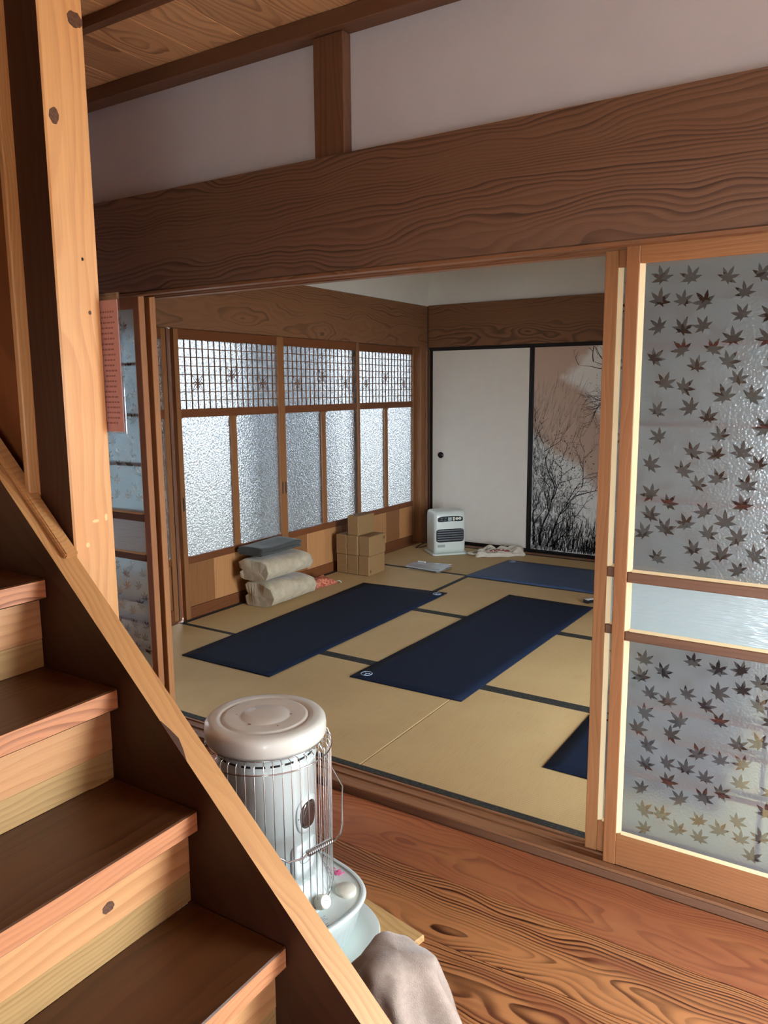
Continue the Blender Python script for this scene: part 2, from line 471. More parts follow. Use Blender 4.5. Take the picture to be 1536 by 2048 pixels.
def sq_poly(a, b, e=4.0, n=48):
    out = []
    for k in range(n):
        t = 2 * pi * k / n; c, s = cos(t), sin(t)
        out.append((a * math.copysign(abs(c) ** (2 / e), c), b * math.copysign(abs(s) ** (2 / e), s)))
    return out


def loft(bm, loops, cap0=True, cap1=True, mi=0, smooth=True):
    R = [[bm.verts.new(p) for p in lp] for lp in loops]
    n = len(R[0])
    for a, b in zip(R, R[1:]):
        for k in range(n):
            f = bm.faces.new((a[k], a[(k + 1) % n], b[(k + 1) % n], b[k])); f.smooth = smooth; f.material_index = mi
    if cap0: bm.faces.new(list(reversed(R[0]))).material_index = mi
    if cap1: bm.faces.new(R[-1]).material_index = mi


# ================================================================== THE SETTING
# ---- hall floor: wide boards running along the partition
fl = struct(box('floor', -3.7, HALL_R + 0.1, HALL_B - 0.1, -0.03, HZ - 0.10, HZ - 0.021, w_dark('X'), bevel=0), 'hall floor of wide red-brown boards with bold dark grain')
edges = [-0.036, -0.288, -0.53, -0.79, -1.04, -1.30, -1.56, -1.82, -2.08, -2.34, -2.60, -2.86, -3.12, HALL_B - 0.05]
for i in range(len(edges) - 1):
    box('plank', -3.7, HALL_R + 0.05, edges[i + 1] + 0.0008, edges[i] - 0.0008, HZ - 0.02, HZ, w_floor('X'), fl, 0.0012)

# ---- tatami floor
tf = struct(box('floor', -3.6, ROOM_R + 0.1, 0.085, 4.15, -0.16, -0.051, w_dark('X'), bevel=0), 'tatami floor of straw mats with dark cloth borders')
P0, X0, Y0 = 0.967, -3.487, 0.085


def tatami(i0, j0, horiz):
    x0, y0 = X0 + i0 * P0, Y0 + j0 * P0
    x1, y1 = x0 + (2 * P0 if horiz else P0), y0 + (P0 if horiz else 2 * P0)
    g = 0.0012
    t = box('tatami_mat', x0 + g, x1 - g, y0 + g, y1 - g, -0.05, 0.0, tatami_mat('X' if horiz else 'Y'), tf, 0.003)
    w = 0.031
    if horiz:
        box('border', x0 + g, x1 - g, y0 + g * .5, y0 + w, -0.03, 0.0012, HERI, t, 0.0005)
        box('border', x0 + g, x1 - g, y1 - w, y1 - g * .5, -0.03, 0.0012, HERI, t, 0.0005)
    else:
        box('border', x0 + g * .5, x0 + w, y0 + g, y1 - g, -0.03, 0.0012, HERI, t, 0.0005)
        box('border', x1 - w, x1 - g * .5, y0 + g, y1 - g, -0.03, 0.0012, HERI, t, 0.0005)


for a in ((0, 0, True), (2, 0, True), (0, 1, False), (1, 1, True), (1, 2, True), (3, 1, False), (0, 3, True), (2, 3, True)):
    tatami(*a)

# ---- partition: grooved sill, lintel beam with its grooved underside, upper wall
bm = bmesh.new()
prism(bm, [(-0.032, -0.03), (-0.030, -0.003), (-0.027, 0.0), (-0.002, 0.0), (-0.002, -0.006), (0.032, -0.006), (0.032, 0.0), (0.040, 0.0), (0.040, -0.006), (0.074, -0.006), (0.074, 0.0), (0.084, 0.0), (0.084, -0.10), (-0.032, -0.10)], 'X', -3.6, HALL_R)
struct(link('trim_1', bm, w_sill('X')), 'grooved wooden door sill between hall boards and tatami')
struct(box('trim_19', -3.6, HALL_R, -0.0345, -0.0322, -0.029, -0.006, w_dark('X'), bevel=0.0006), 'dark facing strip on the front of the door sill')
bm = bmesh.new()
prism(bm, [(-0.030, 1.765), (-0.030, 2.114), (0.105, 2.114), (0.105, 1.765), (0.080, 1.760), (0.078, 1.775), (0.040, 1.775), (0.040, 1.760), (0.034, 1.760), (0.034, 1.775), (-0.004, 1.775), (-0.004, 1.760), (-0.026, 1.760)], 'X', -3.6, HALL_R)
struct(link('trim_2', bm, w_beam('X')), 'deep weathered lintel beam with bold grain above the opening')
# pale grooved track strip under the beam
bm = bmesh.new()
prism(bm, [(-0.036, 1.750), (-0.036, 1.7598), (0.107, 1.7598), (0.107, 1.750), (0.076, 1.750), (0.076, 1.757), (0.041, 1.757), (0.041, 1.750), (0.035, 1.750), (0.035, 1.757), (-0.002, 1.757), (-0.002, 1.750)], 'X', -3.6, HALL_R)
struct(link('trim_3', bm, w_sill('X')), 'pale grooved head track along the underside of the lintel beam')

wf = box('wall_front', -3.6, HALL_R, 0.03, 0.075, 2.114, 2.60, [PLASTER], bevel=0)
struct(wf, 'pale grey plaster wall above the lintel beam')
struct(box('trim_4', -1.612, -1.494, -0.012, 0.03, 2.1145, 2.478, w_dark('Z'), bevel=0.003), 'short brown stud post in the plaster above the beam')
struct(box('trim_5', -3.6, HALL_R, -0.038, 0.03, 2.479, 2.53, w_dark('X'), bevel=0.002), 'brown ceiling edge batten along the plaster wall')
# the partition ends here; beyond it the hall opens on to a veranda
struct(box('wall_front', 0.46, 0.535, -0.03, 0.105, -0.03, 1.75, w_post('Z'), bevel=0.002), 'post at the end of the partition, outside the frame')

# ---- hall ceiling: boards on battens
ce = struct(box('ceiling', -3.7, HALL_R + 0.1, HALL_B - 0.1, 0.03, 2.56, 2.62, w_dark('Y'), bevel=0), 'board ceiling of the hall with battens')
x = -3.74
k = 0
while x < HALL_R:
    bm = bmesh.new()
    prism(bm, [(x, 2.533), (x + 0.2075, 2.531), (x + 0.2075, 2.541), (x + 0.199, 2.548), (x, 2.545)], 'Y', HALL_B, 0.03)
    link('ceiling_board', bm, w_ceil('Y'), ce)
    x += 0.2075; k += 1
for yb in (-0.405, -0.84, -1.28, -1.72, -2.16, -2.6, -3.04):
    box('batten', -3.6, HALL_R, yb - 0.016, yb + 0.016, 2.497, 2.5305, w_dark('X'), ce, 0.002)

# ---- other hall walls, mostly outside the frame
wb = bmesh.new()
for a in ((-3.7, -0.2, -0.13, 2.6), (0.96, HALL_R + .1, -0.13, 2.6), (-0.2, 0.96, 1.4, 2.6), (-0.2, 0.96, -0.13, 0.02)):
    bm_box(wb, a[0], a[1], HALL_B - 0.1, HALL_B, a[2], a[3])
struct(link('wall_back', wb, w_stairwall('Z')), 'hall wall behind the viewer')
wr = bmesh.new()
for a in ((HALL_B, -0.34, -0.13, 2.6), (1.16, 4.3, -0.13, 2.6), (-0.34, 1.16, 2.18, 2.6), (-0.34, 1.16, -0.13, 0.02)):
    bm_box(wr, HALL_R, HALL_R + 0.1, a[0], a[1], a[2], a[3])
struct(link('wall_right', wr, PLASTER), 'hall wall with the open garden door')
struct(box('wall_left', -3.7, -3.6, HALL_B, 4.3, -0.13, -0.03, w_dark('Y'), bevel=0), 'base of the left outer wall')
struct(box('wall_left', -3.7, -3.62, HALL_B, 0.05, -0.03, 2.6, PLASTER, bevel=0), 'hall wall beyond the stairs')

# ---- tatami room shell
struct(box('ceiling', -3.7, ROOM_R + 0.1, 0.076, 4.3, 2.60, 2.64, w_ceil('X'), bevel=0), 'board ceiling of the tatami room')
wl = box('wall_left', -3.62, -3.49, 0.08, 4.2, 2.10, 2.60, PLASTER_IN, bevel=0)
struct(wl, 'white plaster above the window lintel')
struct(box('trim_6', -3.66, -3.472, 0.06, 4.06, 1.742, 2.102, w_beam2('Y'), bevel=0.003), 'grained lintel beam above the glazed sliding windows')
bm = bmesh.new()
prism(bm, [(-3.66, -0.06), (-3.66, -0.004), (-3.578, -0.004), (-3.578, -0.001), (-3.572, -0.001), (-3.572, -0.004), (-3.536, -0.004), (-3.536, -0.001), (-3.530, -0.001), (-3.530, -0.004), (-3.494, -0.004), (-3.494, 0.0), (-3.488, 0.0), (-3.488, -0.06)], 'Y', 0.085, 4.1)
struct(link('trim_7', bm, w_sill('Y')), 'grooved window sill track along the tatami')
struct(box('wall_rear', -3.62, ROOM_R + 0.1, 4.085, 4.25, 2.105, 2.60, PLASTER_IN, bevel=0), 'white plaster above the painted screens')
struct(box('trim_8', -3.47, ROOM_R, 4.045, 4.2, 1.745, 2.108, w_beam2('X'), bevel=0.003), 'dark lintel beam above the papered screens')
struct(box('trim_9', -3.60, -3.462, 4.00, 4.2, -0.05, 1.745, w_beam2('Z'), bevel=0.003), 'corner post between windows and papered screens')
struct(box('trim_10', -3.548, -3.498, 4.04, 4.10, 2.105, 2.60, w_beam2('Z'), bevel=0.002), 'slim corner post in the white plaster')
struct(box('trim_11', -3.545, -3.475, 3.925, 4.0, 0.0, 1.742, w_lattice('Z'), bevel=0.002), 'window jamb beside the corner post')
struct(box('trim_12', -3.47, ROOM_R, 4.02, 4.2, -0.05, 0.004, BLACK, bevel=0.001), 'black sill under the papered screens')
struct(box('trim_13', -3.487, ROOM_R, 3.954, 4.02, -0.05, 0.002, w_sill('X'), bevel=0.001), 'narrow board between tatami and screen sill')
struct(box('trim_14', -3.462, ROOM_R, 4.052, 4.10, 1.728, 1.745, BLACK, bevel=0.001), 'black head track above the papered screens')
bm = bmesh.new()
for a in ((0.08, 0.30, -0.1, 2.6), (1.4, 4.3, -0.1, 2.6), (0.30, 1.4, 1.73, 2.6)):
    bm_box(bm, ROOM_R, ROOM_R + 0.1, a[0], a[1], a[2], a[3])
struct(link('wall_right', bm, PLASTER_IN), 'right wall of the tatami room with its open garden doors')
struct(box('wall_rear', -3.7, ROOM_R + .1, 4.2, 4.3, -0.1, 2.6, PLASTER_IN, bevel=0), 'wall behind the screens')

struct(box('ceiling', ROOM_R + 0.1, HALL_R, 0.106, 4.3, 2.30, 2.36, w_ceil('X'), bevel=0), 'ceiling of the veranda beside the tatami room')
struct(box('floor', ROOM_R + 0.1, HALL_R, 0.086, 4.3, HZ - 0.1, HZ, w_floor('Y'), bevel=0), 'boarded floor of the veranda beside the tatami room')
struct(box('wall_rear', ROOM_R + 0.1, HALL_R + 0.1, 4.2, 4.3, -0.1, 2.6, PLASTER_IN, bevel=0), 'end wall of the veranda')

# ---- outdoors beyond the window wall
struct(box('ground', -14, 14, -14, 14, -0.75, -0.60, GRAVEL, bevel=0), 'pale gravel ground outside')

# ---- post at the stairs, with the boarded stair wall
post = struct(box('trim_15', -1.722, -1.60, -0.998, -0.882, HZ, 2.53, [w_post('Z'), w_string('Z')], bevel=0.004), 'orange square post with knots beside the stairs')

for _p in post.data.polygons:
    if _p.normal.y < -.9: _p.material_index = 1     # shade on the side towards the stairs, put into its colour


def disc(name, c, nrm, rx, ry, mat, parent, n=22, t=0.0006, wob=0.10, seed=1):
    """a thin oval inlay lying on a face"""
    rd = random.Random(seed); bm = bmesh.new()
    nrm = Vector(nrm); a = nrm.cross(Vector((0, 0, 1)))
    if a.length < 0.1: a = Vector((1, 0, 0))
    a.normalize(); b = a.cross(nrm)
    pts = []
    for k in range(n):
        q = 1 + rd.uniform(-wob, wob); th = 2 * pi * k / n
        pts.append(Vector(c) + a * rx * q * cos(th) + b * ry * q * sin(th))
    A = [bm.verts.new(p - nrm * 0.002) for p in pts]; B = [bm.verts.new(p + nrm * t) for p in pts]
    bm.faces.new(B); bm.faces.new(list(reversed(A)))
    for k in range(n): bm.faces.new((A[k], A[(k + 1) % n], B[(k + 1) % n], B[k]))
    bmesh.ops.recalc_face_normals(bm, faces=bm.faces)
    return link(name, bm, mat, parent)


disc('knot', (-1.60, -0.905, 2.21), (1, 0, 0), 0.020, 0.017, KNOT, post, seed=3)
disc('knot', (-1.60, -0.975, 1.99), (1, 0, 0), 0.013, 0.017, KNOT, post, seed=4)
disc('knot', (-1.60, -0.925, 1.69), (1, 0, 0), 0.003, 0.004, DARK, post, seed=5)
disc('knot', (-1.60, -0.914, 1.57), (1, 0, 0), 0.004, 0.005, KNOT, post, seed=6)
PUTTY = plain('putty', srgb(236, 206, 140), 0.6)
disc('scar', (-1.60, -0.935, 1.075), (1, 0, 0), 0.010, 0.004, PUTTY, post, seed=7)
disc('scar', (-1.60, -0.905, 1.080), (1, 0, 0), 0.004, 0.009, PUTTY, post, seed=8)
disc('scar', (-1.60, -0.962, 1.02), (1, 0, 0), 0.005, 0.006, PUTTY, post, seed=9)

sw = struct(box('wall_stair', -3.6, -1.75, -0.955, -0.91, HZ, 2.53, w_stairwall('Z'), bevel=0), 'dark boarded wall beside the upper stairs')
for i, xx in enumerate((-1.90, -2.2, -2.5, -2.8, -3.1, -3.4)):
    box('panel', xx - 0.15 + 0.004, xx + 0.146, -0.967, -0.956, HZ, 2.53, w_stairwall('Z'), sw, 0.002)
struct(box('wall_stair', -1.3, -0.2, -2.16, -2.08, HZ, 1.12, w_stairwall('Z'), bevel=0), 'unseen half wall added on the near side of the stairs to block light')  # low wall added out of view to keep back light off the risers
struct(box('trim_16', -1.742, -1.723, -1.024, -0.968, 1.13, 2.53, w_strtop('Z'), bevel=0.003), 'pale upright batten at the left side of the post')

# ================================================================== DOORS
def leaf_poly(cx, cz, s, rot):
    tips = [(0, 1.0), (48, .92), (92, .78), (138, .5), (222, .5), (268, .78), (312, .92)]
    pts = []
    for i, (a, r) in enumerate(tips):
        a2, r2 = tips[(i + 1) % 7]
        if i == 6: a2 += 360
        for da, rr in ((-13, .62), (0, 1.0), (13, .62)):
            t = rad(a + da) + rot
            pts.append((cx + s * r * rr * sin(t), cz + s * r * rr * cos(t)))
        tm = rad((a + a2) / 2) + rot
        rm = .36 if i != 3 else .18
        pts.append((cx + s * rm * sin(tm), cz + s * rm * cos(tm)))
    return pts


def inside(poly, x, y):
    c = False; j = len(poly) - 1
    for i in range(len(poly)):
        (xi, yi), (xj, yj) = poly[i], poly[j]
        if (yi > y) != (yj > y) and x < (xj - xi) * (y - yi) / (yj - yi) + xi: c = not c
        j = i
    return c


def maple_pane(name, x0, x1, z0, z1, y, parent, seed):
    """frosted sheet whose clear leaves are cut into it; milky face towards the hall"""
    rd = random.Random(seed)
    polys, cen = [], []
    tries = 0
    want = int((x1 - x0) * (z1 - z0) * 250)
    while len(polys) < want and tries < 6000:
        tries += 1
        if not cen or rd.random() < 0.35:
            cx, cz = rd.uniform(x0, x1), rd.uniform(z0, z1)
        else:
            b = rd.choice(cen); a = rd.uniform(0, 2 * pi); d = rd.uniform(.050, .062)
            cx, cz = b[0] + d * cos(a), b[1] + d * sin(a)
        s = rd.uniform(.031, .038)
        if not (x0 + s < cx < x1 - s and z0 + s < cz < z1 - s): continue
        near = [math.hypot(cx - q[0], cz - q[1]) for q in cen]
        if near and min(near) < .049: continue
        if sum(1 for d in near if d < .085) > 3: continue
        polys.append(leaf_poly(cx, cz, s, rd.uniform(-.9, .9))); cen.append((cx, cz))
    vs = [Vector((x0, z0)), Vector((x1, z0)), Vector((x1, z1)), Vector((x0, z1))]
    faces = [[0, 1, 2, 3]]; es = []
    for p in polys:
        b = len(vs); vs += [Vector(q) for q in p]; faces.append(list(reversed(range(b, b + len(p)))))
    ov, oe, of, _, _, orf = geometry.delaunay_2d_cdt(vs, es, faces, 1, 1e-6)
    bm = bmesh.new()
    V = [bm.verts.new((v.x, y, v.y)) for v in ov]
    for f, src in zip(of, orf):
        try: fc = bm.faces.new([V[i] for i in f])
        except ValueError: continue
        fc.material_index = 1 if any(s > 0 for s in src) else 0
        if fc.calc_center_median() is not None: fc.normal_update()
        if fc.normal.y > 0: fc.normal_flip()
    # back of the 3 mm sheet
    bk = [bm.verts.new(p) for p in ((x0, y + .003, z0), (x1, y + .003, z0), (x1, y + .003, z1), (x0, y + .003, z1))]
    f = bm.faces.new((bk[3], bk[2], bk[1], bk[0])); f.material_index = 2
    return link(name, bm, [GLASS_MAPLE, GLASS_LEAF, GLASS_BACK], parent)


def maple_door(name, x0, yf, seed, label, mirror=False):
    """sliding door of the partition: stiles, rails, kumiko bars, patterned glass, ripple band"""
    W, T = 0.942, 0.030
    x1, yb = x0 + W, yf + T
    d = struct(empty(name, (x0 + W / 2, yf + T / 2, 0)), label)
    d['_c'] = (x0 + W / 2, yf + T / 2, 0.0)
    z0, z1 = -0.002, 1.756
    sw_ = 0.036
    fz, fx = w_frame('Z'), w_frame('X')
    box('stile', x0, x0 + sw_, yf, yb, z0, z1, fz, d, 0.002)
    box('stile', x1 - sw_, x1, yf, yb, z0, z1, fz, d, 0.002)
    a, b = x0 + sw_, x1 - sw_
    yi, yo = yf + .003, yb - .003
    box('rail', a, b, yi, yo, 1.706, z1, fx, d, 0.0015)
    box('rail', a, b, yi, yo, z0, .098, fx, d, 0.0015)
    box('rail', a, b, yi - .002, yo, .852, .882, w_dark('X'), d, 0.003)
    box('rail', a, b, yi - .002, yo, .684, .712, w_dark('X'), d, 0.003)
    yg = yf + .011
    maple_pane('glass_pane', a, b, .882, 1.706, yg, d, seed)
    maple_pane('glass_pane', a, b, .098, .684, yg, d, seed + 50)
    for (za, zb) in ((.882, 1.706), (.098, .684), (.712, .852)):  # added beads carry the lit inner edges in their pale colour
        bm = bmesh.new(); prism(bm, [(a, yi - .001), (a + .013, yg - .0006), (a, yg - .0006)], 'Z', za, zb); link('glazing_bead', bm, BEAD, d)
        bm = bmesh.new(); prism(bm, [(b, yi - .001), (b - .013, yg - .0006), (b, yg - .0006)], 'Z', za, zb); link('glazing_bead', bm, BEAD, d)
        bm = bmesh.new(); prism(bm, [(yi - .001, za), (yg - .0006, za + .007), (yg - .0006, za)], 'X', a + .013, b - .013); link('glazing_bead', bm, BEAD, d)
    bm = bmesh.new(); bm_box(bm, a, b, yg, yg + .004, .712, .852)
    for f in bm.faces:
        f.material_index = 0 if f.normal.y < -.5 or abs(f.calc_center_median().y - yg) < 1e-5 else 1
    link('ripple_pane', bm, [GLASS_BAND, GLASS_BACK], d)
    ky0, ky1 = yg + .0034, yb - .004
    for z in (1.494, 1.288, 1.084, .500, .412, .288):
        box('kumiko_bar', a, b, ky0, ky1, z - .005, z + .005, w_kumiko('X'), d, 0)
    xm = (a + b) / 2
    for (za, zb) in ((.882, 1.706), (.098, .684)):
        box('kumiko_bar', xm - .006, xm + .006, ky0 + .001, ky1 - .001, za, zb, w_kumiko('Z'), d, 0)
    return d


maple_door('door_1', -3.440, 0.000, 11, 'front sliding glass door of the left pair with pale maple leaves')
maple_door('door_2', -3.425, 0.042, 12, 'rear sliding glass door of the left pair, mostly hidden')
maple_door('door_3', -0.604, 0.000, 13, 'front sliding maple-leaf glass door at the right')
maple_door('door_4', -0.672, 0.042, 14, 'rear sliding glass door peeping out left of the right-hand door')

# ---- glazed sliding windows along the left side of the tatami room
ROS = w_dark('Z')


def lattice_window(name, y0, xf, label, pull_low=None, pull_pair=None):
    W, T = 0.955, 0.032
    y1, xb = y0 + W, xf - T
    d = struct(empty(name, ((xf + xb) / 2, y0 + W / 2, 0)), label)
    d['_c'] = ((xf + xb) / 2, y0 + W / 2, 0.0)
    s = 0.036; wz, wy = w_lattice('Z'), w_rail('Y')
    z1 = 1.742
    box('stile', xb, xf, y0, y0 + s, -.0036, z1, wz, d, .002)
    box('stile', xb, xf, y1 - s, y1, -.0036, z1, wz, d, .002)
    a, b = y0 + s, y1 - s
    xi, xo = xf - .003, xb + .003
    box('rail', xo, xi, a, b, 1.682, z1, wy, d, .0015)
    box('rail', xo, xi, a, b, 1.226, 1.276, wy, d, .0015)
    box('rail', xo, xi, a, b, .340, .384, wy, d, .0015)
    box('rail', xo, xi, a, b, -.0036, .070, wy, d, .0015)
    ym = (a + b) / 2
    box('mullion', xo, xi, ym - .028, ym + .028, .384, 1.226, wz, d, .004)
    # skirt: four boards set in behind the rails
    for k in range(4):
        ya, yb_ = a + (b - a) * k / 4, a + (b - a) * (k + 1) / 4
        box('skirt_board', xo + .004, xi - .008, ya + .0006, yb_ - .0006, .070, .340, w_lattice('Z') if (k * 2 + int(y0 * 3)) % 3 == 0 else w_skirt('Z'), d, .001)
    # panes
    for (pa, pb, za, zb) in ((a, ym - .028, .384, 1.226), (ym + .028, b, .384, 1.226), (a, b, 1.276, 1.682)):
        bm = bmesh.new(); xg = xf - .014
        # rounded-corner pane, slab of 3 mm
        r = .014; poly = []
        for cx, cz, t0 in ((pb - r, zb - r, 0), (pa + r, zb - r, 90), (pa + r, za + r, 180), (pb - r, za + r, 270)):
            for q in range(4):
                t = rad(t0 + q * 30); poly.append((cx + r * cos(t), cz + r * sin(t)))
        if zb > 1.5: poly = [(pa, za), (pb, za), (pb, zb), (pa, zb)]
        fs = prism(bm, poly, 'X', xg - .003, xg)
        for f in bm.faces: f.material_index = 0 if f.calc_center_median().x > xg - 1e-5 else 1
        link('glass_pane', bm, [GLASS_WIN, GLASS_BACK], d)
        if zb < 1.5:
            # the wood fillet that rounds the corners of each light
            bm = bmesh.new()
            for cx, cz, sx, sz in ((pb, zb, -1, -1), (pa, zb, 1, -1), (pa, za, 1, 1), (pb, za, -1, 1)):
                arc = [(cx + sx * r * (1 - sin(rad(t))), cz + sz * r * (1 - cos(rad(t)))) for t in (0, 30, 60, 90)]
                prism(bm, [(cx, cz)] + arc, 'X', xg + .0005, xi)
            link('corner_fillet', bm, wz, d)
    # lattice of thin bars, joined: the bars are a few pixels across
    bm = bmesh.new(); nc, nr = 18, 8
    cy, cz = (b - a) / nc, (1.682 - 1.276) / nr
    for k in range(1, nc): bm_box(bm, xf - .012, xf - .005, a + k * cy - .0026, a + k * cy + .0026, 1.276, 1.682)
    for k in range(1, nr): bm_box(bm, xf - .011, xf - .004, a, b, 1.276 + k * cz - .0026, 1.276 + k * cz + .0026)
    lt = link('lattice', bm, w_dark('Z'), d); lt['kind'] = 'stuff'
    for (c, rr) in ((3, 3), (9, 4), (15, 3)):
        yc, zc = a + c * cy, 1.276 + rr * cz
        bm = bmesh.new()
        for t in range(8):
            th = t * pi / 4
            ey, ez = cos(th), sin(th)
            L = 1 / max(abs(ey), abs(ez))
            tip = Vector((xf - .007, yc + ey * L * cy * .96, zc + ez * L * cz * .96)); o = Vector((xf - .007, yc, zc))
            sd = Vector((0, -ez, ey)) * .0085
            for q in (1, -1):
                tube(bm, [o, o.lerp(tip, .45) + sd * q, tip], .0019, 4)
        link('rosette', bm, ROS, d)
    if pull_low is not None:
        yy = y0 + s * .5 if pull_low < 0 else y1 - s * .5
        p = box('pull', xf - .004, xf + .0012, yy - .008, yy + .008, .665, .755, w_dark('Z'), d, .002)
        box('recess', xf + .0002, xf + .0016, yy - .0045, yy + .0045, .672, .748, DARK, p, 0)
    return d


lattice_window('window_1', 0.116, -3.536, 'rear glazed sliding window, mostly hidden behind the left door pair')
lattice_window('window_2', 1.096, -3.498, 'glazed sliding window behind the folded blankets', -1)
lattice_window('window_3', 2.048, -3.498, 'darker glazed sliding window behind the cork blocks', -1)
lattice_window('window_4', 2.974, -3.536, 'brightest glazed sliding window next to the far corner', 1)
w2 = [o for o in COL.objects if o.name == 'window_2'][0]
yy = 1.096 + .955 - .018
p = box('pull', -3.502, -3.4968, yy - .008, yy + .008, .665, .755, w_dark('Z'), w2, .002)
box('recess', -3.4978, -3.4964, yy - .0045, yy + .0045, .672, .748, DARK, p, 0)

# outer weather sash standing behind the middle windows
os_ = struct(empty('window_5', (-3.80, 2.55, 0)), 'outer weather sash seen dimly through the glazed windows'); os_['_c'] = (-3.80, 2.55, 0.0)
ALU = plain('aluminium', srgb(150, 150, 150), 0.4, metal=0.8)
for (a, b, c, d_) in ((1.98, 2.01, 0, 1.8), (2.95, 2.98, 0, 1.8), (2.01, 2.95, 0, .03), (2.01, 2.95, 1.77, 1.8)):
    box('sash_bar', -3.812, -3.788, a, b, c, d_, ALU, os_, 0)
bm = bmesh.new(); bm_box(bm, -3.802, -3.798, 2.01, 2.95, .03, 1.77)
for f in bm.faces: f.material_index = 0 if f.calc_center_median().x > -3.7981 else 1
link('glass_pane', bm, [GLASS_OUT, GLASS_BACK], os_)
struct(box('trim_18', -3.64, -3.573, 1.035, 1.14, -0.004, 1.742, w_dark('Z'), bevel=0.002), 'dark filler post added behind the first two windows to stop light leaking in')  # unseen post added to block light leaking past the windows
struct(box('trim_20', -3.60, -3.5335, 1.0735, 1.0925, -0.0036, 1.742, w_dark('Z'), bevel=0.001), 'dark filler strip added between the first two windows to stop light leaking in')  # strip added to keep the gap dark and free of leaking light
struct(box('trim_17', -3.85, -3.70, 0.0, 4.2, -0.12, 0.0, w_dark('Y'), bevel=0), 'outer sill below the windows')

# ---- papered screens
def fusuma(name, x0, label, paint):
    W = .955; x1 = x0 + W; yf, yb = 4.06, 4.085
    d = struct(empty(name, (x0 + W / 2, yf + .012, 0)), label); d['_c'] = (x0 + W / 2, yf + .012, 0.0)
    f = .020
    box('frame_bar', x0, x0 + f, yf - .004, yb, .004, 1.728, BLACK, d, .001)
    box('frame_bar', x1 - f, x1, yf - .004, yb, .004, 1.728, BLACK, d, .001)
    box('frame_bar', x0 + f, x1 - f, yf - .004, yb, .004, .026, BLACK, d, .001)
    box('frame_bar', x0 + f, x1 - f, yf - .004, yb, 1.714, 1.728, BLACK, d, .001)
    box('paper_panel', x0 + f, x1 - f, yf, yb - .004, .026, 1.714, paint, d, 0)
    return d


PAPERW = plain('screen_paper', srgb(214, 208, 196), 0.85, nscale=8, nstr=0.03, bscale=300, bstr=0.15)


def painted_paper():
    m, nt, b = newmat('painted_screen_paper'); N = NT(nt)
    tc = N.n('ShaderNodeTexCoord').outputs['Object']
    sep = N.n('ShaderNodeSeparateXYZ'); N.link(tc, sep.inputs[0])
    x, z = sep.outputs[0], sep.outputs[2]      # panel: x +-0.457, z +-0.844
    nz = N.noise(tc, 3.0, 4.0, 0.6)
    nzc = N.math('SUBTRACT', nz, 0.5)
    ns = N.noise(N.comb(N.math('MULTIPLY', x, 55.0), 0.0, N.math('MULTIPLY', z, 16.0)), 1.0, 3.0, 0.65)
    # white cloud at the upper right
    d1 = N.math('ADD', N.math('ADD', N.math('MULTIPLY', x, 1.0), N.math('MULTIPLY', N.math('ABSOLUTE', N.math('SUBTRACT', z, 0.60)), -1.0)), N.math('MULTIPLY', nzc, 0.35))
    cloud = N.smooth(d1, -0.24, -0.13)
    # pale ground at the lower right, grey wash at the lower left
    d2 = N.math('SUBTRACT', N.math('ADD', N.math('MULTIPLY', x, -0.75), N.math('MULTIPLY', nzc, 0.35)), N.math('ADD', z, 0.12))
    low = N.smooth(d2, 0.02, 0.14)
    c = N.mix(cloud, srgb(186, 160, 142), srgb(222, 220, 212))
    c = N.mix(low, c, srgb(218, 218, 212))
    grey = N.math('MULTIPLY', N.smooth(N.math('ADD', N.math('SUBTRACT', N.math('MULTIPLY', x, -1.0), N.math('MULTIPLY', z, 0.35)), N.math('MULTIPLY', nzc, 0.5)), 0.15, 0.5), N.smooth(ns, 0.35, 0.62))
    c = N.mix(N.math('MULTIPLY', grey, 0.75), c, srgb(84, 86, 86))
    gr2 = N.math('MULTIPLY', N.smooth(N.math('MULTIPLY', z, -1.0), 0.3, 0.75), N.smooth(ns, 0.48, 0.62))
    c = N.mix(N.math('MULTIPLY', gr2, 0.6), c, srgb(70, 72, 72))
    N.link(c, b.inputs['Base Color']); b.inputs['Roughness'].default_value = 0.85
    return m


PAINTED = painted_paper()
f1 = fusuma('door_5', -3.448, 'plain cream papered sliding screen with a round black pull', PAPERW)
bm = bmesh.new()
lathe(bm, [(0, 0.004), (.020, .004), (.022, .0), (.026, -.001), (.027, -.004), (.0275, .006), (0, .006)], 24)
bmesh.ops.rotate(bm, verts=bm.verts, cent=(0, 0, 0), matrix=Matrix.Rotation(rad(90), 3, 'X'))
bmesh.ops.translate(bm, verts=bm.verts, vec=(-3.343, 4.0585, .794))
link('pull', bm, BLACK, f1, smooth=True)
f2 = fusuma('door_6', -2.490, 'painted sliding screen with ink-brushed trees and grasses', PAINTED)
f3 = fusuma('door_7', -1.532, 'further painted sliding screen hidden behind the right doors', PAINTED)


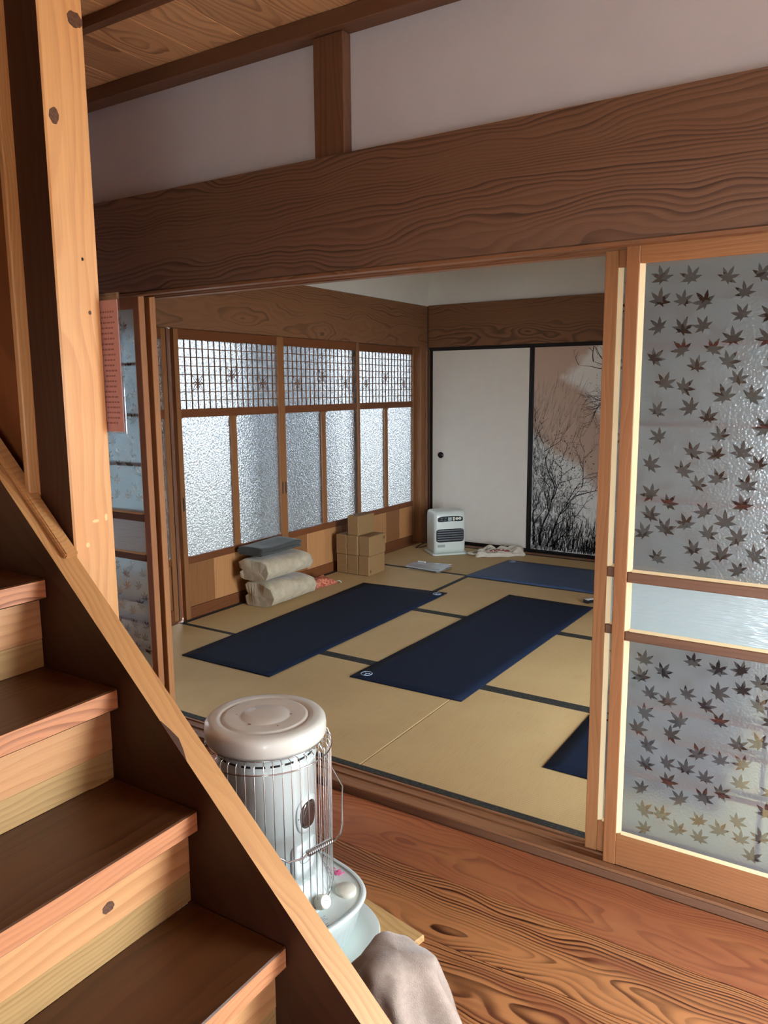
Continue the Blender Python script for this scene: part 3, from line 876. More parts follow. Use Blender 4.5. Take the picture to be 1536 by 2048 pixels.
def strokes(parent, x0, seed):
    """brush-drawn branches and grasses, flat on the paper"""
    rd = random.Random(seed); bm = bmesh.new()
    y = 4.0597

    def ribbon(pts, w):
        pr = None
        for i, (px, pz) in enumerate(pts):
            j = min(i + 1, len(pts) - 1); k = max(i - 1, 0)
            dx, dz = pts[j][0] - pts[k][0], pts[j][1] - pts[k][1]
            L = math.hypot(dx, dz) or 1
            ww = w * (1 - .85 * i / (len(pts) - 1)) / 2
            nx, nz = -dz / L * ww, dx / L * ww
            a, b = (px + nx, pz + nz), (px - nx, pz - nz)
            ok = all(x0 + .022 < q[0] < x0 + .933 and .028 < q[1] < 1.712 for q in (a, b))
            if not ok: return
            v = (bm.verts.new((a[0], y, a[1])), bm.verts.new((b[0], y, b[1])))
            if pr: bm.faces.new((pr[0], v[0], v[1], pr[1]))
            pr = v

    def branch(px, pz, ang, L, w, dep):
        pts = [(px, pz)]; n = 6
        for i in range(n):
            ang += rd.uniform(-.28, .28)
            px += sin(ang) * L / n; pz += cos(ang) * L / n
            pts.append((px, pz))
            if dep and i > 0 and rd.random() < .75:
                branch(px, pz, ang + rd.choice((-1, 1)) * rd.uniform(.4, .95), L * rd.uniform(.4, .65), w * .55, dep - 1)
        ribbon(pts, w)
    # grasses and reeds, dense at the lower left and along the foot
    for k in range(1200):
        u = rd.random() ** 1.7
        px = x0 + .03 + u * .60; top = 1.25 - u * 1.5
        pz = rd.uniform(.03, max(.12, top))
        if rd.random() < (pz / 1.4) * .8: continue
        L = rd.uniform(.02, .09); a = rd.gauss(.15, .28)
        ribbon([(px, pz), (px + sin(a) * L * .5, pz + cos(a) * L * .5), (px + sin(a * 1.5) * L, pz + cos(a) * L)], rd.uniform(.0015, .006))
    for k in range(700):
        px = x0 + rd.uniform(.03, .92); pz = .03 + rd.random() ** 2 * .22
        L = rd.uniform(.03, .12); a = rd.gauss(.05, .15)
        ribbon([(px, pz), (px + sin(a) * L * .5, pz + cos(a) * L * .5), (px + sin(a) * L, pz + cos(a) * L)], rd.uniform(.002, .008))
    for k in range(160):
        px = x0 + rd.uniform(.04, .45); pz = rd.uniform(.7, 1.4); L = rd.uniform(.06, .2); a = rd.gauss(.3, .15)
        ribbon([(px, pz), (px + sin(a) * L * .5, pz + cos(a) * L * .5), (px + sin(a) * L, pz + cos(a) * L)], rd.uniform(.001, .0022))
    for px, a, L, w, dp in ((.10, .12, .62, .020, 3), (.16, .38, .60, .016, 3), (.05, .05, .55, .014, 2), (.20, .6, .40, .012, 2)):
        branch(x0 + px, .06, a, L, w, dp)
    for k in range(700):
        px = x0 + .26 + rd.gauss(0, .12); pz = .55 + rd.gauss(0, .22)
        r = rd.uniform(.002, .010); a = rd.uniform(-1.5, 1.5)
        ribbon([(px, pz), (px + sin(a) * r, pz + cos(a) * r), (px + sin(a) * r * 2, pz + cos(a) * r * 2)], rd.uniform(.003, .009))
    # the bough hanging in at the upper right
    for pz, a, L, w in ((1.60, -1.25, .34, .014), (1.52, -1.5, .42, .016), (1.45, -1.75, .38, .014), (1.40, -2.0, .40, .012), (1.66, -1.05, .20, .012), (1.3, -1.9, .3, .010)):
        branch(x0 + .92, pz, a, L, w, 3)
    for k in range(420):
        px = x0 + .93 - abs(rd.gauss(0, .17)); pz = 1.42 + rd.gauss(0, .12)
        r = rd.uniform(.002, .008); a = rd.uniform(-1.5, 1.5)
        ribbon([(px, pz), (px + sin(a) * r, pz + cos(a) * r), (px + sin(a) * r * 2, pz + cos(a) * r * 2)], rd.uniform(.003, .007))
    for f in bm.faces:
        f.normal_update()
        if f.normal.y > 0: f.normal_flip()
    o = link('ink_strokes', bm, INK, parent); o['kind'] = 'stuff'


strokes(f2, -2.490, 5)

# ================================================================== THE STAIRS
RISE, RUN = 0.222, 0.2345
stair = empty('staircase', (-0.69, -1.6, HZ)); stair['_c'] = (-0.69, -1.6, HZ)
tag(stair, 'steep closed wooden staircase with dark treads and orange risers', 'staircase')
SY0, SY1 = -2.02, -1.06
for k in range(11):
    zn, xn = 0.066 + RISE * k, -0.692 - RUN * k
    if zn > 2.4: break
    bm = bmesh.new(); bm_box(bm, xn - RUN - .035, xn, SY0, SY1, zn - .048, zn)
    for f in bm.faces: f.material_index = 1 if f.calc_center_median().x > xn - 1e-4 else 0
    link('tread', bm, [w_tread('Y'), w_nose('Y')], stair, bevel=.003)
    zt, zb = zn - .048, (zn - RISE if k else HZ)
    xr = xn - .032
    h = zt - zb
    if k:
        box('riser_board', xr - .016, xr, SY0, SY1, zb + .40 * h, zt, w_riser('Y'), stair, .001)
        box('riser_board', xr - .016, xr - .0012, SY0, SY1, zb, zb + .395 * h, w_riser2('Y'), stair, .001)
    else:
        box('riser_board', xr - .016, xr, SY0, SY1, zb, zt, w_riser('Y'), stair, .001)
ztop = lambda x: 0.481 - 0.948 * (x + 1.047)
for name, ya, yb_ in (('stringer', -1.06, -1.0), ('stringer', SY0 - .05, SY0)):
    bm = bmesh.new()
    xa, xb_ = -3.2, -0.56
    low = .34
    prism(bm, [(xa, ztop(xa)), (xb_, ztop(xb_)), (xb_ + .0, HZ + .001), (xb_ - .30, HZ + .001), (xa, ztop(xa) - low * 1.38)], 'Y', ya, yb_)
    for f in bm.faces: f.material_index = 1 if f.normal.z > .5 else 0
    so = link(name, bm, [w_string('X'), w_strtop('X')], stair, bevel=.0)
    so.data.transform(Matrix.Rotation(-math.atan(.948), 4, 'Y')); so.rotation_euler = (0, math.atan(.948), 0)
# gouge in the upper edge of the near stringer
st1 = [o for o in stair.children if o.name.startswith('stringer')][0]
bm = bmesh.new()
g0 = (-1.245,)
pts = []
for t, w in ((0, .002), (.25, .010), (.5, .016), (.75, .010), (1, .001)):
    xx = -1.262 + .075 * t
    pts.append((xx, w))
A = [bm.verts.new((xx, -1.0607, ztop(xx) + .0006)) for xx, w in pts]; B = [bm.verts.new((xx, -1.0607 + w, ztop(xx) + .0006)) for xx, w in pts]
C_ = [bm.verts.new((xx, -1.0607, ztop(xx) - w * 1.2)) for xx, w in pts]
for i in range(4):
    bm.faces.new((A[i], A[i + 1], B[i + 1], B[i])); bm.faces.new((C_[i], C_[i + 1], A[i + 1], A[i]))
link('gouge', bm, plain('gouge', srgb(70, 42, 26), .8), stair)
# riser knots
rk = [o for o in stair.children if o.name.startswith('riser_board')]
disc('knot', (-1.193 , -1.27, .40), (1, 0, 0), .014, .011, KNOT, stair, seed=21)
disc('knot', (-0.96 , -1.5, .13), (1, 0, 0), .03, .014, KNOT, stair, seed=22, wob=.4)

# the loose slat lying on the outer half of the stringer
ang = math.atan(.948)
bm = bmesh.new()
L_ = 0.62
bm_box(bm, -L_, 0, -.017, .017, 0, .016)
bmesh.ops.bevel(bm, geom=list(bm.edges), offset=.003, segments=2, affect='EDGES')
bmesh.ops.rotate(bm, verts=bm.verts, cent=(0, 0, 0), matrix=Matrix.Rotation(ang, 3, 'Y'))
xe = -1.592
bmesh.ops.translate(bm, verts=bm.verts, vec=(xe, -1.0185, ztop(xe) + .0008))
tag(link('handrail', bm, w_strtop('X')), 'short narrow wooden handrail strip lying along the top of the stair stringer', 'handrail')

# acrylic sign on the far face of the post
sg = empty('acrylic_sign', (-1.64, -0.876, 1.45)); sg['_c'] = (-1.64, -0.876, 1.45)
tag(sg, 'clear acrylic sign holder with reddish sheet fixed behind the orange post', 'sign')
box('acrylic_plate', -1.755, -1.537, -0.8785, -0.8755, 1.285, 1.617, ACRYLIC, sg, .001)
box('sheet', -1.747, -1.5435, -0.8810, -0.8788, 1.290, 1.600, SIGNPAPER, sg, 0)
bm = bmesh.new(); rd = random.Random(4)
for k in range(22):
    z = 1.575 - k * .0125
    xr = -1.553 - rd.random() * .012
    while xr > -1.60:
        w = rd.uniform(.004, .012)
        bm_box(bm, xr - w, xr, -.8814, -.8810, z - .004, z); xr -= w + .003
tx = link('show_through_text', bm, SIGNTEXT, sg); tx['kind'] = 'stuff'

# ================================================================== KEROSENE HEATER
HX, HY, HR = -1.235, -0.755, rad(-12)
BZ = HZ + .020       # top of its board
bd = empty('wooden_board', (HX, HY, HZ), HR)
bm = bmesh.new(); bm_box(bm, -.29, .285, -.29, .275, .0005, .020)
o = link('base_board', bm, w_board('X'), None, bevel=.004)
bpy.data.objects.remove(bd)
o.name = 'wooden_board'; o.location = Vector((HX, HY, HZ)) + Matrix.Rotation(HR, 3, 'Z') @ o.location; o.rotation_euler = (0, 0, HR)
tag(o, 'square pale wooden board lying on the floor under the round heater', 'board')

kh = empty('kerosene_heater', (HX, HY, BZ), HR)
tag(kh, 'round cream kerosene heater in a chrome wire guard by the stairs', 'heater')


def hpart(name, bm, mat, smooth=False, parent=None):
    return link(name, bm, mat, parent or kh, smooth=smooth)


# drip tray
bm = bmesh.new()
def sup(a, b, z, e=3.2, n=64): return [(x_, y_, z) for x_, y_ in sq_poly(a, b, e, n)]
loft(bm, [sup(.20, .20, .0008), sup(.235, .225, .003), sup(.252, .240, .018), sup(.250, .238, .020), sup(.228, .218, .009), sup(.18, .18, .008)], True, True)
hpart('drip_tray', bm, ENAMEL)
# fuel tank: rounded square with a raised rim and a dished top
bm = bmesh.new()
loft(bm, [sup(.170, .170, .010), sup(.185, .185, .016), sup(.207, .207, .100), sup(.215, .215, .115), sup(.213, .213, .120), sup(.206, .206, .1205), sup(.200, .200, .1165), sup(.15, .15, .128)], True, True)
hpart('fuel_tank', bm, ENAMEL)
bm = bmesh.new()
tube(bm, [Vector((x_, y_, .1195)) for x_, y_ in sq_poly(.2025, .2025, 3.2, 64)], .0012, 5, True)
hpart('tank_seam', bm, GREYPRINT)
# burner plinth and body drum
bm = bmesh.new()
lathe(bm, [(0, .12), (.156, .122), (.154, .137), (.142, .158), (.140, .170), (.132, .176), (.130, .200), (.124, .204), (0, .204)], 56)
hpart('burner_base', bm, ENAMEL)
bm = bmesh.new()
lathe(bm, [(0, .204), (.122, .2045), (.1225, .500), (.124, .502), (.124, .504), (.1225, .506), (.122, .545), (0, .545)], 56)
body = hpart('drum', bm, ENAMEL)
# slots of the vent band
bm = bmesh.new()
for k in range(22):
    t0 = 2 * pi * k / 22
    ring = []
    for q in range(5):
        th = t0 + (q / 4) * .19
        ring.append(th)
    for q in range(4):
        vs = [bm.verts.new((.1229 * cos(t), .1229 * sin(t), z)) for t, z in ((ring[q], .522), (ring[q + 1], .522), (ring[q + 1], .5275), (ring[q], .5275))]
        bm.faces.new(vs)
sl = hpart('vent_slots', bm, DARK, parent=body); sl['kind'] = 'stuff'
# dark gap below the lid
bm = bmesh.new()
lathe(bm, [(.118, .5455), (.126, .5455), (.128, .556), (.118, .556)], 48)
hpart('gap_ring', bm, DARK)
# lid with its sunk top plate
bm = bmesh.new()
lathe(bm, [(.112, .553), (.141, .5535), (.147, .556), (.1495, .562), (.150, .580), (.1485, .592), (.143, .599), (.133, .6020), (.121, .6030), (.113, .6030), (.110, .600), (.107, .599), (.103, .6035), (.098, .6038), (.066, .6032), (.062, .6028), (.058, .6038), (.054, .6052), (.03, .6062), (0, .6065)], 72)
hpart('lid', bm, ENAMEL_LID)
rs = plain('rust_stain', srgb(140, 104, 88), .5)
lid = [c for c in kh.children if c.name.startswith('lid')][0]
for k, (px, py, rr) in enumerate(((.045, .045, .004), (.075, -.02, .0035), (-.05, -.05, .0025), (.02, -.062, .005))):
    bm = bmesh.new(); n = 9
    vs = [bm.verts.new((px + rr * cos(2 * pi * q / n) * (1 + .3 * ((q * 7) % 3 - 1)), py + rr * .6 * sin(2 * pi * q / n), .6066 if math.hypot(px, py) < .055 else .6046)) for q in range(n)]
    bm.faces.new(vs)
    hpart('rust_spot', bm, rs, parent=lid)
# mica window
def onr(th, z, r): return Vector((r * cos(th), r * sin(th), z))
def patch(name, thc, zc, hw, hh, r, mat, e=2.6, n=28, parent=None):
    """a panel with rounded ends, bent round the drum"""
    bm = bmesh.new()
    outer = [(thc + u, zc + v) for u, v in sq_poly(hw, hh, e, n)]
    rings = []
    for s_ in (1, .66, .33):
        rings.append([bm.verts.new(onr(thc + (t - thc) * s_, zc + (z - zc) * s_, r)) for t, z in outer])
    c = bm.verts.new(onr(thc, zc, r))
    low = [bm.verts.new(onr(t, z, r - .004)) for t, z in outer]
    for k in range(n):
        k2 = (k + 1) % n
        bm.faces.new((low[k], low[k2], rings[0][k2], rings[0][k]))
        for a, b in zip(rings, rings[1:]): bm.faces.new((a[k], a[k2], b[k2], b[k]))
        bm.faces.new((rings[-1][k], rings[-1][k2], c))
    bmesh.ops.recalc_face_normals(bm, faces=bm.faces)
    return hpart(name, bm, mat, True, parent)
WT = rad(14)
wp = patch('window_bezel', WT, .375, .32, .046, .1255, ENAMEL)
patch('mica', WT, .375, .235, .034, .1268, MICA, parent=wp)
for s_ in (-1, 1):
    bm = bmesh.new(); bmesh.ops.create_uvsphere(bm, u_segments=8, v_segments=6, radius=.0022)
    bmesh.ops.translate(bm, verts=bm.verts, vec=onr(WT + s_ * .275, .375, .1258)); hpart('screw', bm, GREYPRINT, True, wp)
# plain door panel with an oval emblem below the window
pp = patch('lower_panel', WT - .10, .265, .36, .044, .1252, ENAMEL, 6)
bm = bmesh.new()
tube(bm, [onr(WT - .10 + .17 * cos(t), .267 + .014 * sin(t), .1256) for t in [2 * pi * k / 24 for k in range(24)]], .0007, 4, True)
tube(bm, [onr(WT - .10 + u, .267 + v, .1256) for u, v in ((-.10, -.004), (-.05, .006), (.0, -.003), (.05, .005), (.10, -.002))], .0007, 4)
hpart('oval_emblem', bm, GREYPRINT, parent=pp)
# guard: uprights around the front half, rings, bail and coil grip
GR = .160
gd = empty('wire_guard', (0, 0, 0)); gd.parent = kh
G0, G1 = rad(-118), rad(118)
NW = 30
for k in range(NW + 1):
    th = G0 + (G1 - G0) * k / NW
    bm = bmesh.new()
    top = .549
    tube(bm, [onr(th, .140, .150), onr(th, .150, GR), onr(th, top - .012, GR), onr(th, top - .003, GR - .004), onr(th, top, GR - .018)], .00125, 5)
    hpart('wire', bm, CHROME, True, gd)
for z, r in ((.144, GR - .003), (.525, GR + .0018), (.5495, GR - .018)):
    bm = bmesh.new()
    tube(bm, [onr(G0 + (G1 - G0) * k / 48, z, r) for k in range(49)], .0019, 6)
    hpart('hoop', bm, CHROME, True, gd)
for th in (G0, G1):
    bm = bmesh.new(); tube(bm, [onr(th, .135, .149), onr(th, .535, .149)], .004, 6); hpart('side_post', bm, CHROME, True, gd)
# twisted safety chain at the back
for s_ in (1, -1):
    bm = bmesh.new()
    tube(bm, [onr(rad(s_ * (118 + k * 1.6)) , .548 - .025 * sin(pi * k / 30) + .004 * sin(k * 2.6), .156 + .004 * cos(k * 2.6)) for k in range(31)], .0022, 5)
    hpart('chain', bm, CHROME, True, gd)
bl = empty('carry_bail', (0, 0, 0)); bl.parent = kh
bm = bmesh.new()
BA = [(-96, .520, .163), (-90, .47, .170), (-84, .44, .177), (-56, .392, .190), (-30, .338, .196), (-24, .324, .198), (-14, .326, .201), (-10, .336, .201)]
bailp = [onr(rad(a), z, r) for a, z, r in BA] + [onr(rad(-a), z, r) for a, z, r in reversed(BA)]
tube(bm, bailp, .0024, 6)
hpart('bail_wire', bm, CHROME, True, bl)
bm = bmesh.new()
a_, b_ = onr(rad(-11), .333, .2005), onr(rad(11), .333, .2005)
dv = (b_ - a_); d_ = dv.normalized(); u_ = d_.cross(Vector((0, 0, 1))).normalized(); w_ = u_.cross(d_)
tube(bm, [a_ + dv * (k / 130) + (u_ * cos(k * .62) + w_ * sin(k * .62)) * .0068 for k in range(131)], .0019, 5)
hpart('coil_grip', bm, CHROME, True, bl)
# knob on the front of the tank, fuel cap, gauge, printed labels
bm = bmesh.new(); n = 40
kc = Vector((.152, .034, .150)); kd = Vector((.86, 0, .50)).normalized(); ku = Vector((0, 1, 0)); kv = kd.cross(ku)
lp = []
for (r, h) in ((.0175, 0), (.0185, .004), (.0165, .006), (.0165, .024), (.0145, .027)):
    lp.append([kc + kd * h + (ku * cos(2 * pi * q / n) + kv * sin(2 * pi * q / n)) * (r * (1.05 if (q % 2 and .005 < h < .026) else 1)) for q in range(n)])
loft(bm, lp, smooth=False)
kn = hpart('wick_knob', bm, PLASTICW)
bm = bmesh.new(); tube(bm, [kc + kd * .0275 + ku * .006, kc + kd * .0275 - ku * .002 + kv * .004], .0007, 4); hpart('pointer_mark', bm, GREYPRINT, parent=kn)
bm = bmesh.new()
lathe(bm, [(0, .115), (.027, .117), (.027, .132), (.025, .135), (.0, .1355)], 32, (.140, .132))
hpart('fuel_cap', bm, PLASTICW)
bm = bmesh.new()
rd = random.Random(8)
def ztank(x_, y_): return .128 - max(0, max(abs(x_), abs(y_)) - .15) * .23
for row in range(6):
    xx = .170 + row * .0052; yv = -.085
    while yv < .030 - row * .003:
        w = rd.uniform(.004, .016)
        bm_box(bm, xx, xx + .0016, yv, min(yv + w, .034), .112, ztank(xx, yv) + .0006); yv += w + .003
lb = hpart('printed_label', bm, GREYPRINT); lb['kind'] = 'stuff'
bm = bmesh.new()
tube(bm, [(.048 + .007 * cos(2 * pi * q / 14), .168 + .007 * sin(2 * pi * q / 14), .1280) for q in range(14)], .0012, 4, True)
bm_box(bm, .0455, .0505, .1665, .1695, .1265, .1288)
for (xa, ya, xb2, yb2) in ((.062, .162, .064, .182), (.068, .158, .0695, .180), (.074, .160, .0755, .176), (.079, .164, .0805, .182), (.060, .171, .070, .1725)):
    bm_box(bm, xa, xb2, ya, yb2, .1255, .1283)
pk = hpart('pink_warning_print', bm, PINK)
bm = bmesh.new(); bm_box(bm, .1935, .2, -.13, -.10, .035, .062); hpart('air_inlet', bm, DARK)

# ================================================================== FLEECE THROW by the stairs
def fleece_throw():
    bm = bmesh.new(); nu, nv = 72, 34
    cx, cy = -0.785, -0.870
    rows = []
    for j in range(nv + 1):
        t = j / nv                                  # 0 top, 1 floor
        row = []
        for i in range(nu):
            th = 2 * pi * i / nu
            prof = .05 * min(1, (t / .12) ** .55) + .118 * (t ** .75)
            z = HZ + .245 * (1 - t ** 1.25)
            fold = (.012 * sin(4 * th + .9 + 1.2 * t) + .009 * sin(7 * th + 2.2) + .006 * sin(11 * th + 1.0 + 2 * t) + .010 * sin(2 * th - .4)) * min(1, t * 1.8)
            r = prof + fold
            x_ = cx + r * .98 * cos(th + .2 * t); y_ = cy + r * .86 * sin(th + .2 * t)
            zz = z + .018 * noise.noise(Vector((x_ * 9, y_ * 9, z * 6))) * (1 - t) + .014 * sin(3 * th + .6) * (1 - t) * min(1, t * 6)
            x_ += .014 * noise.noise(Vector((x_ * 12 + 5, y_ * 12, z * 12))); y_ += .010 * noise.noise(Vector((x_ * 12, y_ * 12 + 9, z * 12)))
            y_ = max(y_, -0.985) if y_ < -0.985 else y_
            row.append(bm.verts.new((x_, y_, max(zz, HZ + .001))))
        rows.append(row)
    top = bm.verts.new((cx, cy, HZ + .247))
    for i in range(nu): bm.faces.new((top, rows[0][i], rows[0][(i + 1) % nu]))
    for a, b in zip(rows, rows[1:]):
        for i in range(nu): bm.faces.new((a[i], b[i], b[(i + 1) % nu], a[(i + 1) % nu]))
    bm.faces.new(list(reversed(rows[-1])))
    bmesh.ops.recalc_face_normals(bm, faces=bm.faces)
    o = link('fleece_throw', bm, FLEECE, None, True)
    tag(o, 'light taupe fleece throw draped in a heap between the stairs and the round heater', 'blanket')
    return o


fleece_throw()

# ================================================================== YOGA MATS
def yoga(pts, mat, label, logo, curl=None):
    """a thin mat laid on four floor points, its edges a little uneven"""
    P = [Vector((p[0], p[1])) for p in pts]; bm = bmesh.new(); nu, nv = 10, 28
    T, Bt = [], []
    for j in range(nv + 1):
        rT, rB = [], []
        for i in range(nu + 1):
            u, v = i / nu, j / nv
            q = (P[0] * (1 - u) + P[1] * u) * (1 - v) + (P[3] * (1 - u) + P[2] * u) * v
            h = .0015 + max(0, .0012 * noise.noise(Vector((q.x * 6, q.y * 6, 3))))
            if curl and v > 1 - 2.5 / nv: h += curl * ((v - 1 + 2.5 / nv) * nv / 2.5) ** 2
            rB.append(bm.verts.new((q.x, q.y, h))); rT.append(bm.verts.new((q.x, q.y, h + .0045)))
        T.append(rT); Bt.append(rB)
    for j in range(nv):
        for i in range(nu):
            bm.faces.new((T[j][i], T[j][i + 1], T[j + 1][i + 1], T[j + 1][i])).smooth = True
            bm.faces.new((Bt[j][i], Bt[j + 1][i], Bt[j + 1][i + 1], Bt[j][i + 1]))
    for j in range(nv):
        for i in (0, nu):
            f = (Bt[j][i], Bt[j + 1][i], T[j + 1][i], T[j][i]); bm.faces.new(f)
    for i in range(nu):
        for j in (0, nv):
            bm.faces.new((Bt[j][i], Bt[j][i + 1], T[j][i + 1], T[j][i]))
    bmesh.ops.recalc_face_normals(bm, faces=bm.faces)
    o = link('yoga_mat', bm, mat)
    tag(o, label, 'yoga mat', 'yoga mats on the tatami')
    if logo:
        bm = bmesh.new()
        z = .0078
        tube(bm, [(logo[0] + .027 * cos(2 * pi * k / 24), logo[1] + .027 * sin(2 * pi * k / 24), z) for k in range(24)], .0024, 4, True)
        for k in range(3):
            a = k * 2 * pi / 3 + .5
            tube(bm, [(logo[0], logo[1], z), (logo[0] + .018 * cos(a), logo[1] + .018 * sin(a), z)], .0024, 4)
        link('round_logo', bm, PALE, o)
    return o


yoga([(-3.035, .622), (-2.432, .622), (-2.425, 2.455), (-3.075, 2.40)], NAVY, 'dark navy yoga mat on the tatami nearest the folded blankets', (-2.471, 2.396), .002)
yoga([(-2.10, .83), (-1.497, .84), (-1.463, 2.62), (-2.045, 2.63)], NAVY, 'dark navy yoga mat in the middle of the tatami floor', (-2.046, .898), .002)
yoga([(-2.547, 2.985), (-2.485, 3.640), (-.70, 3.64), (-.70, 2.965)], SLATE, 'slate-blue yoga mat lying sideways in front of the painted screen', (-2.474 + .04, 3.59))
yoga([(-.962, .452), (-.36, .445), (-.36, 2.25), (-.966, 2.25)], NAVY, 'dark navy yoga mat half hidden behind the right glass door', None)

# ================================================================== CORK BLOCKS
def cork(x0, y0, z0, label, stamp=None, parent=None):
    bm = bmesh.new(); bm_box(bm, x0 + .0006, x0 + .0985, y0, y0 + .222, z0 + .0004, z0 + .1495)
    o = link('cork_block', bm, CORK, bevel=.005)
    tag(o, label, 'yoga block', 'cork yoga blocks stacked by the window')
    if stamp: disc('stamp', stamp, (1, 0, 0), .009, .012, CORKLOGO, o, seed=2, wob=.05, n=16)
    return o


bx, by = -3.452, 2.59
NM = ('nearest the window', 'in the middle', 'furthest from the window')
for k in range(3):
    cork(bx + .0995 * k, by, .0012, 'cork block in the bottom row of the stack, ' + NM[k], (bx + .0995 * 2 + .0985, by + .022, .035) if k == 2 else None)
for k in range(3):
    cork(bx + .0995 * k + (.006 if k == 2 else .004), by - .01 + (.012 if k == 2 else 0), .1510, 'cork block in the second row of the stack, ' + NM[k], (bx + .0995 * 2 + .0985 + .006, by + .2, .27) if k == 2 else None)
cork(bx + .112, by - .008, .3010, 'single cork block on top of the stacked cork blocks')

# ================================================================== FOLDED BLANKETS
def folded(name, x0, x1, y0, y1, z0, layers, th, mat, label, seed, sag=.01, gap=.0, soft=.010):
    """a long strip folded back and forth: the fold bends face the room, the cut ends face the doors"""
    rd = random.Random(seed)
    path = []            # (x, z)
    r = th / 2
    for k in range(layers):
        z = z0 + th * .5 + k * th
        xs = [x0 + r + .012 * rd.random(), x1 - r - .012 * rd.random()]
        if k % 2 == 0: seq = [(xs[0] + (xs[1] - xs[0]) * t / 7, z) for t in range(8)]
        else: seq = [(xs[1] + (xs[0] - xs[1]) * t / 7, z) for t in range(8)]
        path += seq
        if k < layers - 1:
            e = seq[-1]; sgn = 1 if k % 2 == 0 else -1
            for a in (45, 90, 135):
                path.append((e[0] + sgn * sin(rad(a)) * r * 1.5, z + th * (1 - cos(rad(a))) / 2))
    n = len(path)
    Lp, Rp = [], []
    for i, (px, pz) in enumerate(path):
        a, b = path[max(i - 1, 0)], path[min(i + 1, n - 1)]
        dx, dz = b[0] - a[0], b[1] - a[1]; l = math.hypot(dx, dz) or 1
        h = (r - .0006) * (1 if 0 < i < n - 1 else .6)
        Lp.append((px - dz / l * h, pz + dx / l * h)); Rp.append((px + dz / l * h, pz - dx / l * h))
    loop = Lp + list(reversed(Rp))
    bm = bmesh.new(); nv = 26; rings = []
    H = layers * th
    for j in range(nv + 1):
        v = j / nv; y_ = y0 + (y1 - y0) * v
        ring = []
        endr = 1 - .10 * (abs(2 * v - 1) ** 8)
        for (px, pz) in loop:
            q = Vector((px * 7 + seed, y_ * 7, pz * 7)); nn = noise.noise(q); n2 = noise.noise(q * 3.1)
            zrel = (pz - z0) / H
            zz = z0 + (pz - z0) * endr + zrel * (sag * sin(v * pi * 1.3 + seed) + soft * nn)
            xx = px + soft * (noise.noise(q + Vector((3, 9, 1))) + .4 * n2) * .8
            yy_ = y_ + (soft * 1.4 * noise.noise(Vector((px * 9, seed, pz * 16)))) * (1 if v < .5 else 1)
            ring.append(bm.verts.new((max(xx, -3.492), yy_, max(zz, z0 + .0002))))
        rings.append(ring)
    m = len(loop)
    for a, b in zip(rings, rings[1:]):
        for k in range(m): bm.faces.new((a[k], a[(k + 1) % m], b[(k + 1) % m], b[k])).smooth = True
    for ring in (rings[0], rings[-1]):
        for k in range(n - 1):
            bm.faces.new((ring[k], ring[k + 1], ring[m - 2 - k], ring[m - 1 - k]))
    bmesh.ops.recalc_face_normals(bm, faces=bm.faces)
    o = link(name, bm, mat)
    tag(o, label, 'blanket', 'folded blankets by the window')
    return o


folded('folded_blanket', -3.465, -3.225, 1.54, 2.00, .002, 2, .076, BEIGE, 'beige fleece blanket folded at the bottom of the pile by the window', 1, .012, soft=.016)
folded('folded_blanket', -3.470, -3.222, 1.50, 1.96, .181, 2, .066, BEIGE, 'beige fleece blanket folded in the middle of the pile, under the grey one', 2, .010, soft=.015)
folded('folded_blanket', -3.470, -3.262, 1.53, 1.93, .336, 4, .014, GREYCLOTH, 'dark grey blanket folded flat on top of the beige pile', 3, .006, soft=.008)

# ================================================================== SMALL THINGS ON THE TATAMI
def pouch_mat():
    m, nt, b = newmat('pouch_cloth'); N = NT(nt)
    tc = N.n('ShaderNodeTexCoord').outputs['Object']
    v = N.noise(tc, 46, 3.0, 0.6, 1.2)
    N.link(N.mix(N.smooth(v, .47, .53), srgb(196, 122, 90), srgb(142, 60, 44)), b.inputs['Base Color'])
    b.inputs['Roughness'].default_value = .8
    return m


def pillow(name, w, d, h, mat, loc, rz, puff=.6, seed=0, nz=.006, n=18):
    bm = bmesh.new()
    T, B = [], []
    for j in range(n + 1):
        a, b = [], []
        for i in range(n + 1):
            u, v = 2 * i / n - 1, 2 * j / n - 1
            e = max(0, (1 - u ** 4) * (1 - v ** 4)) ** puff
            pin = 1 - .06 * (1 - abs(v)) * abs(u) ** 4
            nn = noise.noise(Vector((u * 2.2 + seed, v * 2.2, seed)))
            x_, y_ = u * w / 2 * pin, v * d / 2 * (1 - .06 * (1 - abs(u)) * abs(v) ** 4)
            a.append((x_, y_, .0015 + h * e * (.85 + .3 * nn) + (nz * nn if e > .05 else 0)))
            b.append((x_, y_, .001))
        T.append(a); B.append(b)
    TV = [[bm.verts.new((p[0], p[1], max(p[2], .0018))) for p in r] for r in T]; BV = [[bm.verts.new(p) for p in r] for r in B]
    for j in range(n):
        for i in range(n):
            bm.faces.new((TV[j][i], TV[j][i + 1], TV[j + 1][i + 1], TV[j + 1][i])).smooth = True
            bm.faces.new((BV[j][i], BV[j + 1][i], BV[j + 1][i + 1], BV[j][i + 1]))
    for k in range(n):
        for (a, b, c, d2) in ((BV[0][k], BV[0][k + 1], TV[0][k + 1], TV[0][k]), (BV[n][k], BV[n][k + 1], TV[n][k + 1], TV[n][k]), (BV[k][0], BV[k + 1][0], TV[k + 1][0], TV[k][0]), (BV[k][n], BV[k + 1][n], TV[k + 1][n], TV[k][n])):
            bm.faces.new((a, b, c, d2))
    bmesh.ops.recalc_face_normals(bm, faces=bm.faces)
    o = link(name, bm, mat, None, False, False)
    o.location = loc; o.rotation_euler = (0, 0, rz)
    return o


